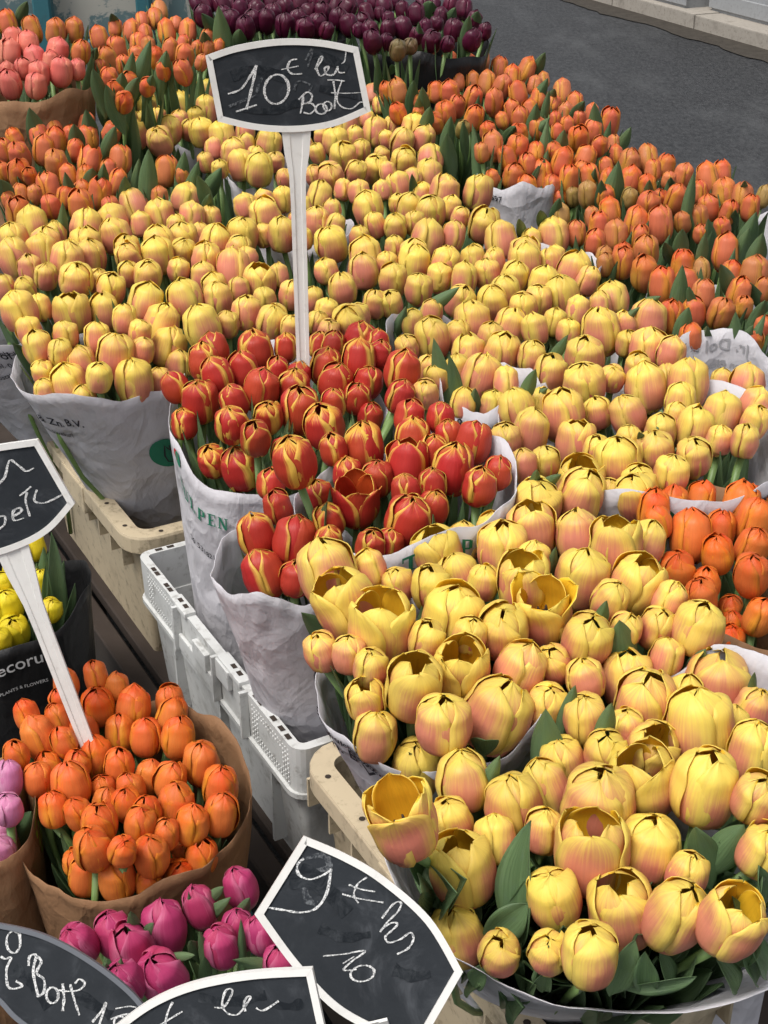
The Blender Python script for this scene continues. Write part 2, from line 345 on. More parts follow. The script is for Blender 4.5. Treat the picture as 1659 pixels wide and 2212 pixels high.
def white_crate(u0, v0, L, W, label, z0=.25, H=.24):
    p = uv(u0, v0, z0); t_ = thing('white_crate', label, 'crate', p)
    def part(nm, mb_, mat=M['crate_white'], bev=0):
        me = mb_.mesh(nm)
        if bev: bevel_mesh(me, bev, 2)
        return link(nm, oriented(me, 0, 0, 0), mat, t_)
    part('wall', ring_wall(L, W, [(.012, H - .075), (.026, 0), (.032, .004), (.016, H - .075)], .025))
    part('band', ring_wall(L, W, [(0.0, H), (.014, H), (.014, H - .078), (0.002, H - .078)], .022))
    m = MB(); pts = rrect(L - .056, W - .056, .02); m.add([(x + .028, y + .028, .003) for x, y in pts], [list(range(len(pts)))]); part('floor', m)
    part('skirt', ring_wall(L, W, [(-.003, H - .074), (.003, H - .074), (.003, H - .082), (-.003, H - .082)], .024))
    # raised top blocks with slots, perforated panels and the handle
    for x0, x1 in ((.17, .25), (.37, .43)):
        m = MB(); m.box((x0, -.004, H - .004), (x1 - x0, 0, 0), (0, .019, 0), (0, 0, .010)); part('top_block', m, bev=.003)
    for x in (.03, .05, .075, .115, .13, .185, .205, .385, .405, .45, .465, .505, .52):
        zz = H + (.0064 if .17 < x < .25 or .37 < x < .43 else .0008)
        m = MB(); m.add([(x, .003, zz), (x + .012, .003, zz), (x + .012, .010, zz), (x, .010, zz)], [(0, 1, 2, 3)]); part('slot', m, M['rust'])
    for y in (.03, .05, .10, .12):
        m = MB(); m.add([(L - .010, y, H + .0008), (L - .003, y, H + .0008), (L - .003, y + .012, H + .0008), (L - .010, y + .012, H + .0008)], [(0, 1, 2, 3)]); part('slot', m, M['rust'])
    dots = MB()
    for x0, x1 in ((.025, .145), (.425, .545)):
        for i in range(int((x1 - x0) / .0075)):
            for j in range(8):
                x, z = x0 + i * .0075, H - .012 - j * .0076
                if 2 < i < 13 and 2 <= j <= 5 : continue
                dots.add([(x - .0019, .0005, z - .0019), (x + .0019, .0005, z - .0019), (x + .0019, .0005, z + .0019), (x - .0019, .0005, z + .0019), (x, -.0012, z)], [(0, 1, 4), (1, 2, 4), (2, 3, 4), (3, 0, 4)])
    d_ = part('stud_pattern', dots); d_['kind'] = 'stuff'
    for x0 in (.15, .25, .40):
        m = MB(); m.box((x0, -.012, H - .075), (.006, 0, 0), (0, .0125, 0), (0, 0, .078)); part('fin', m, bev=.001)
    m = MB(); m.box((.256, -.006, H - .072), (.144, 0, 0), (0, .0065, 0), (0, 0, .028)); part('handle', m, bev=.003)
    m = MB(); m.box((.285, -.009, H - .046), (.05, 0, 0), (0, .0095, 0), (0, 0, .030)); part('handle_tab', m, bev=.002)
    m = MB(); m.box((.205, -.007, H - .030), (.045, 0, 0), (0, .0075, 0), (0, 0, .032)); part('handle_tab', m, bev=.002)
    for x in (.09, .27, .45):
        m = MB(); m.box((x, .004, .02), (.006, 0, 0), (0, .02, 0), (0, 0, H - .11)); part('rib', m)
    return t_
white_crate(.018, .004, .588, CW, 'white plastic crate with studded rim panels between the two tan crates')

# ================================================================ TULIPS: shared petal, stem and leaf meshes
def lerp_prof(P, t):
    n = len(P) - 1; x = t * n; i = min(int(x), n - 1); f = x - i
    p0, p1, p2, p3 = P[max(i - 1, 0)], P[i], P[i + 1], P[min(i + 2, n)]
    return [.5 * ((2 * b) + (c_ - a) * f + (2 * a - 5 * b + 4 * c_ - d) * f * f + (-a + 3 * b - 3 * c_ + d) * f ** 3) for a, b, c_, d in zip(p0, p1, p2, p3)]
KIND = {   # height in radii, base fullness, tip pointedness, edge wave
    'yellow': (2.52, .74, .24, .034), 'orange': (3.00, .62, .50, .030), 'deep': (2.90, .64, .35, .030), 'red': (2.60, .66, .60, .028),
    'pink': (3.05, .66, .50, .030), 'palepink': (2.8, .66, .5, .03), 'purple': (2.7, .62, .55, .05), 'coral': (2.75, .62, .5, .03), 'lemon': (2.5, .68, .4, .03)}
NS, NTT = 11, 15
def petal_mesh(kind, openness, k, vr):
    H, full, point, wave = KIND[kind]
    inner = k >= 3
    H *= (1.0 + vr.uniform(-.09, .07)) * (1.0 if inner else .94)
    op = max(0, openness * (.72 if openness < .45 else 1) + vr.uniform(-.09, .07)) * (.55 if inner and openness < .5 else .85 if inner else 1.0)
    rs = (.935 if inner else 1.02) + vr.uniform(-.02, .02)
    top = (.01 + .84 * op ** 1.25) if inner else (.20 + .70 * op + vr.uniform(-.10, .10)); up = (.67 + .31 * op) if inner else (.79 + .21 * op); H *= 1 - .10 * op
    P = [(.10, 0), (full, .055), (.93, .24), (1.0, .46), (.93 + .06 * min(1, op), .66), (up, .85), (top, 1.0)]
    a_c = R(120 * (k % 3) + (60 if inner else 0)) + R(vr.uniform(-9, 9))
    A0 = R(vr.uniform(58, 68)); tw = vr.uniform(.035, .085) * vr.choice((1, 1, 1, -.5)); bulge = vr.uniform(.03, .10); hk = vr.uniform(-.05, .05); ph = vr.uniform(0, 6.28); ph2 = vr.uniform(0, 6.28)
    curl = vr.uniform(-.06, .09) + .06 * op; lean = vr.uniform(-.10, .10); seed = vr.uniform(0, 99); tipdx = vr.uniform(-.12, .12)
    groove = vr.uniform(.010, .035)
    vs, uvs, fs = [], [], []
    for sidei in (0, 1):
        for i in range(NTT):
            t = i / (NTT - 1); t = t ** .80
            r0, z = lerp_prof(P, t)
            w_ = min(1, .45 + 1.9 * t) if t < .3 else 1.0
            q0 = (.88 if inner else .73) - .30 * min(1, op * 1.2) * (1 if inner else .5) - .12 * point
            if t > q0:
                q = (t - q0) / (1 - q0); w_ = max(0.0, 1 - q ** (2.6 - point * 1.3)) ** (.55 + .25 * point)
            w_ = max(w_, .03)
            for j in range(NS):
                sg = -1 + 2 * j / (NS - 1)
                ang = a_c + A0 * w_ * sg + tipdx * max(0, t - .5) + lean * .3 * t
                nz = mnoise.noise(Vector((sg * 1.6 + seed, t * 2.8, k))) ; nz2 = mnoise.noise(Vector((sg * 5 + seed, t * 6, k + 7)))
                e = abs(sg)
                r = r0 * rs * (1 + tw * sg * min(1, t * 3) + bulge * (math.cos(sg * 1.57) - .55) * min(1, t * 2)) - groove * math.exp(-(sg / .16) ** 2) * min(1, t * 4)
                r += wave * 1.4 * math.sin(t * 11 + ph) * e ** 3 * (1 if sg > 0 else .6) * min(1, t * 2)
                r += .05 * nz * min(1, t * 3) + .035 * nz2 * e * t
                r += curl * max(0, e - .72) * 1.4 * t + .16 * (curl + .02) * max(0, t - .86) * 6 * (1 - .4 * e)
                if sidei: r -= .028
                zz = z * H + .03 * H * nz * t * t + .025 * math.sin(sg * 5 + ph2) * max(0, t - .7) * H * .6
                vs.append((r * math.cos(ang), r * math.sin(ang), zz - .5 * H))
                uvs.append((j / (NS - 1) + (2 if sidei else 0), t))
    n = NTT * NS
    for i in range(NTT - 1):
        for j in range(NS - 1):
            a = i * NS + j; fs.append((a, a + 1, a + NS + 1, a + NS)); fs.append((n + a, n + a + NS, n + a + NS + 1, n + a + 1))
    for i in range(NTT - 1):
        for j in (0, NS - 1):
            a = i * NS + j; q = (a, a + NS, n + a + NS, n + a); fs.append(q if j == 0 else q[::-1])
    for j in range(NS - 1):
        a = (NTT - 1) * NS + j; fs.append((a, a + 1, n + a + 1, n + a))
    me = mesh_from('petal', vs, fs, True, None)
    uvl = me.uv_layers.new(name='UVMap'); li = [0] * len(me.loops); me.loops.foreach_get('vertex_index', li)
    # the thin edge strip keeps the outer face's colour
    flat = []
    for p in me.polygons:
        vi = [li[x] for x in p.loop_indices]; mixed = any(x < n for x in vi)
        for x in vi:
            uq = uvs[x]; flat += [uq[0] - 2 if mixed and uq[0] > 1.5 else uq[0], uq[1]]
    uvl.data.foreach_set('uv', flat)
    me.materials.append(M[kind]); return me
vrng = random.Random(5)
PET = {}
OPENS = [0, .12, .25, .40, .6, .9, 1.25]
for kd_ in KIND:
    for oi_, op in enumerate(OPENS):
        if kd_ in ('pink', 'palepink', 'lemon', 'coral', 'purple') and oi_ not in (0, 1, 2, 3): continue
        for vv in range(3 if kd_ in ('yellow', 'orange', 'red', 'deep') else 2):
            PET.setdefault((kd_, oi_), []).append([petal_mesh(kd_, op, k, vrng) for k in range(6)])
# pistil and stamens of open flowers
m = MB()
for k in range(6):
    a = k * math.pi / 3; c0 = Vector((.13 * math.cos(a), .13 * math.sin(a), -1.02)); c1 = Vector((.26 * math.cos(a), .26 * math.sin(a), -.35)); c2 = c1 + Vector((.04 * math.cos(a), .04 * math.sin(a), .42))
    m.tube([c0, c1], .035, 5); m.tube([c1, c1 + (c2 - c1) * .5, c2], [.05, .075, .03], 6)
m.tube([(0, 0, -1.02), (0, 0, -.1), (0, 0, .0)], [.12, .12, .17], 7)
STAMEN = m.mesh('stamens', True); STAMEN.materials.append(M['stamen'])
STEMS = []
for k in range(4):
    m = MB(); b = .02 * (k - 1.5)
    m.tube([(b * math.sin(math.pi * t), .5 * b * math.sin(2 * math.pi * t), t) for t in [i / 6 for i in range(7)]], [.0042, .0042, .0042, .004, .004, .0042, .0055], 7)
    me = m.mesh('stem', True); me.materials.append(M['stem']); STEMS.append(me)
LEAVES = []
for k in range(7):
    r_ = random.Random(k + 40); vs, fs, uvs = [], [], []; NL, NW = 13, 7
    bend = r_.uniform(.04, .16); fold = r_.uniform(.22, .48); twist = r_.uniform(-.5, .5); pk_ = r_.uniform(.42, .58); wv = r_.uniform(.01, .06)
    for sd_ in (0, 1):
        for i in range(NL):
            t = i / (NL - 1)
            wd = .5 * (math.sin(math.pi * min(1, t / pk_) * .5) ** .8 if t < pk_ else math.cos(math.pi * .5 * (t - pk_) / (1 - pk_)) ** .85) + .002
            wd = max(wd, .02 if t < .5 else .002)
            for j in range(NW):
                q = -1 + 2 * j / (NW - 1); a = twist * (t - .4)
                x = q * wd; y = fold * (abs(q) ** 1.3) * wd * 1.6 + wv * math.sin(t * 11 + q * 2) * abs(q)
                x, y = x * math.cos(a) - y * math.sin(a), x * math.sin(a) + y * math.cos(a)
                vs.append((x, y - (.02 if sd_ else 0), t)); uvs.append((j / (NW - 1), t))
    n = NL * NW
    for i in range(NL - 1):
        for j in range(NW - 1):
            a = i * NW + j; fs.append((a, a + 1, a + NW + 1, a + NW)); fs.append((n + a, n + a + NW, n + a + NW + 1, n + a + 1))
        for j in (0, NW - 1):
            a = i * NW + j; q = (a, a + NW, n + a + NW, n + a); fs.append(q if j == 0 else q[::-1])
    # bend backwards along its length
    vs = [(x, y - bend * 3 * z * z * .5, z) for x, y, z in vs]
    me = mesh_from('leaf', vs, fs, True, uvs); me.materials.append(M['leaf']); LEAVES.append(me)

# ================================================================ PAPER SLEEVES
class Sleeve:
    """A paper cone round a bunch. rim centre px + rim height, rim radius px, foot height and radius, rim tilt (higher towards hi_deg)."""
    def __init__(s, cpx, z, rpx, zb, rb, tilt=0.0, hi=90, seed=0, foot=None, crinkle=1.0, a0=0, a1=360, waves=.010, pw=.95):
        s.pw = pw
        s.c = at(cpx[0], cpx[1], z); s.z = z; s.rt = rpx * (s.c - CAM).dot(FWD) / FPX
        s.zb, s.rb, s.tilt, s.hi, s.seed, s.cr, s.waves = zb, rb, tilt, R(hi), seed, crinkle, waves
        s.foot = Vector((s.c.x, s.c.y, zb)) if foot is None else Vector((foot.x, foot.y, zb)); s.a0, s.a1 = a0, a1
    def ztop(s, a):
        return s.z + s.tilt * math.cos(a - s.hi) + s.waves * math.sin(3 * a + s.seed) + s.waves * .6 * math.sin(7 * a + 2 * s.seed) + .004 * mnoise.noise(Vector((a * 6, s.seed, 0)))
    def S(s, a, h, off=0.0):
        zt = s.ztop(a); z = s.zb + (zt - s.zb) * h; hh = max(0, (z - s.zb) / (s.z - s.zb))
        c = s.foot + (s.c - s.foot) * hh
        r = s.rb + (s.rt - s.rb) * hh ** s.pw
        ca, sa = math.cos(a), math.sin(a)
        k = s.cr * (.010 * math.sin(5 * a + s.seed + 3 * h) + .007 * math.sin(11 * a + 2 * s.seed - 5 * h) + .045 * mnoise.noise(Vector((ca * 2.2 + s.seed, sa * 2.2, h * 2.6))) + .020 * mnoise.noise(Vector((ca * 6 + s.seed, sa * 6, h * 8))))
        k += .02 * max(0, h - .9) * 10 * (.3 + .7 * math.sin(2 * a + s.seed))
        r = r * (1 + k) + off
        return Vector((c.x + r * ca, c.y + r * sa, z))
    def normal(s, a, h):
        e = 1e-3; n = (s.S(a + e, h) - s.S(a - e, h)).cross(s.S(a, h + e) - s.S(a, h - e)); return n.normalized()
    def find(s, px, py):
        best = None
        for i in range(120):
            a = -math.pi + math.tau * i / 120
            for j in range(41):
                h = j / 40; p = s.S(a, h); x, y, d = proj(p)
                if (s.S(a, h) - CAM).dot(s.normal(a, h)) > 0: continue
                e = (x - px) ** 2 + (y - py) ** 2
                if best is None or e < best[0]: best = (e, a, h)
        if best is None: best = (0, R(-90), .8)
        return best[1], best[2]
    def build(s, label, mat, name='paper_sleeve', na=96, nh=22, cat='paper sleeve', group='paper sleeves round the bunches'):
        full = s.a1 - s.a0 >= 360; cols = na if full else na + 1; vs, fs = [], []
        for off in (0, -.0009):
            for j in range(nh + 1):
                for i in range(cols):
                    a = R(s.a0 + (s.a1 - s.a0) * i / na); vs.append(s.S(a, j / nh, off) - s.foot)
        n = cols * (nh + 1)
        for j in range(nh):
            for i in range(na):
                k = (i + 1) % cols; a, b, c_, d = j * cols + i, j * cols + k, (j + 1) * cols + k, (j + 1) * cols + i
                fs.append((a, b, c_, d)); fs.append((n + d, n + c_, n + b, n + a))
        for i in range(na):
            k = (i + 1) % cols; fs.append((nh * cols + i, nh * cols + k, n + nh * cols + k, n + nh * cols + i))
        fs.append([i for i in range(cols)][::-1]) if full else None
        s.o = thing(name, label, cat, s.foot, group, mesh_from(name, vs, fs, True), mat); return s
    def wrap(s, name, polys, px, py, size, mat, tilt=0, out=1, off=.0016, mirror=False):
        """polys: list of (verts2d, faces) in letter units laid on the paper round photo pixel px,py"""
        a0, h0 = s.find(px, py); ct, st = math.cos(R(tilt)), math.sin(R(tilt)); vs, fs = [], []
        rr = (s.S(a0, h0) - (s.foot + (s.c - s.foot) * h0)); rr.z = 0; Rr = rr.length; Hh = s.ztop(a0) - s.zb
        h0 = min(h0, .975 - .55 * size / Hh)
        for v2, f2 in polys:
            n0 = len(vs)
            for (x, y, *zz) in v2:
                if mirror: x = -x
                x, y = x * size, y * size; x, y = x * ct - y * st, x * st + y * ct
                a = a0 + x / Rr; h = h0 + y / Hh
                p = s.S(a, h) + s.normal(a, h) * (off * out + (zz[0] if zz else 0))
                vs.append(p - s.foot)
            fs += [[q + n0 for q in f] for f in f2]
        return link(name, mesh_from(name, vs, fs), mat, s.o)
WP, KR, BK = M['white_paper'], M['kraft'], M['black_paper']
FZ = .262
SL, SLDEF = {}, {}
def sleeve(key, label, mat, cpx, z, rpx, zb=FZ, rb=.085, foot=None, **kw):
    SL[key] = Sleeve(cpx, z, rpx, zb, rb, seed=len(SL) * 1.7 + .4, foot=None if foot is None else uv(foot[0], foot[1], zb), **kw); SLDEF[key] = (label, mat)
sleeve('s1', 'white paper sleeve with green tulip logo standing in the left tan crate', WP, (215, 790), .74, 182, rb=.078, tilt=-.006, hi=0, foot=(.90, .19))
sleeve('s17', 'white printed sleeve cut by the left edge, behind the left tan crate', WP, (-40, 690), .75, 150, rb=.08, foot=(1.22, .18))
sleeve('s2', 'tall white sleeve with green TULPEN lettering standing in the white crate', WP, (600, 900), .752, 236, rb=.085, tilt=.046, hi=85, foot=(.46, .145))
sleeve('s3', 'white sleeve with green TULPEN lettering around the right red bunch', WP, (875, 1060), .808, 240, rb=.09, tilt=.03, hi=10)
sleeve('s4', 'narrow white sleeve around five red tulips in the white crate', WP, (622, 1213), .714, 162, rb=.06, tilt=.004, hi=90, foot=(.17, .125))
sleeve('s5', 'white sleeve lettered Dol beside the corner of the near tan crate', WP, (930, 1470), .745, 258, rb=.072, tilt=.03, hi=60, foot=(-.13, .20))
sleeve('s6', 'wide white sleeve around the nearest yellow bunch, over the tan crate', WP, (1302, 1812), .678, 474, rb=.09, tilt=.0, hi=0, crinkle=.7, foot=(-.29, .15), pw=1.5)
sleeve('s7', 'white sleeve printed 7697 around orange tulips in the right rows', WP, (1115, 383), .805, 86, rb=.07)
sleeve('s8', 'kraft paper around the deep orange bunch at the right edge', KR, (1600, 1220), .745, 250, rb=.09, tilt=.03, hi=90)
sleeve('s9', 'white sleeve with mirrored print showing at right behind yellow tulips', WP, (1565, 850), .78, 155, rb=.08, tilt=.055, hi=85)
sleeve('s10', 'white sleeve whose pale rim shows right of centre below the kraft bunch', WP, (1570, 1590), .735, 190, rb=.08, tilt=.045, hi=80)
sleeve('s11', 'white sleeve around yellow tulips behind the right red bunch', WP, (1000, 765), 0.787, 165, rb=.08, tilt=.035, hi=150)
sleeve('s12', 'white sleeve with green logo behind the tall sign post', WP, (655, 492), 0.797, 112, rb=.08)
sleeve('s13', 'crumpled white sleeve under the tall sign, left of its post', WP, (590, 372), .795, 112, rb=.08)
sleeve('s14', 'white sleeve lettered Zn showing right of the red tulips', WP, (1060, 838), .815, 112, rb=.07)
sleeve('s15', 'white sleeve with slanting black print behind the deep orange bunch', WP, (1392, 932), .812, 322, rb=.10, tilt=.006, hi=0)
sleeve('s16', 'white sleeve beside the blue sun print at right', WP, (1150, 600), 0.797, 142, rb=.08, tilt=.03, hi=30)
sleeve('s18', 'white sleeve whose rim borders the right orange rows', WP, (1400, 720), .77, 90, rb=.07, tilt=.01, hi=30)
sleeve('s19', 'white sleeve rim among the yellow tulips right of centre', WP, (1230, 900), .765, 130, rb=.08)
sleeve('s20', 'white sleeve between the striped red and deep orange bunches', WP, (1180, 1235), .745, 215, rb=.09, tilt=.02, hi=30)
sleeve('s21', 'white sleeve left of the tall sign neck', WP, (435, 298), .80, 76, rb=.06)
sleeve('s22', 'kraft paper wrap around the lower left orange bunch', KR, (285, 1720), .466, 258, zb=.03, rb=.10, tilt=.026, hi=85)
sleeve('s23', 'kraft wrap with green GREA print around pale pink tulips at left', KR, (-100, 1770), .47, 175, zb=.03, rb=.10, tilt=.02, hi=60)
sleeve('s24', 'black printed sleeve around pure yellow tulips at left', BK, (20, 1288), .475, 172, zb=.03, rb=.11, tilt=.02, hi=40)
sleeve('s25', 'kraft paper wrap around the coral bunch at top left', KR, (70, 186), .935, 128, zb=.3, rb=.09, tilt=.0, hi=20)
sleeve('s26', 'black sleeve around dark purple tulips behind the tall sign', BK, (600, 75), .965, 150, zb=.3, rb=.09, tilt=.0)
sleeve('s27', 'black sleeve around dark purple tulips beside the road', BK, (925, 100), .945, 130, zb=.3, rb=.09, tilt=.0)

for key, lab, c_, z_, r_ in (('x1', 'white sleeve low around the far orange bunch beside purple tulips', (990, 215), .74, 95), ('x2', 'white sleeve low around the orange bunch along the far road edge', (1210, 300), .74, 100), ('x3', 'white sleeve low around the orange bunch along the road at right', (1420, 420), .74, 110), ('x4', 'white sleeve low around the orange bunch at right edge by road', (1610, 480), .74, 110), ('x5', 'white sleeve low around the leafy orange bunch at the right edge', (1590, 660), .73, 120)):
    sleeve(key, lab, WP, c_, z_, r_, rb=.06)
B2S = {'YR': 's1', 'RA': 's2', 'RB': 's3', 'RC': 's4', 'YB': 's5', 'YA': 's6', 'DA': 's8', 'DB': 's22', 'PB': 's23', 'LA': 's24', 'CA': 's25', 'OC': 's7'}

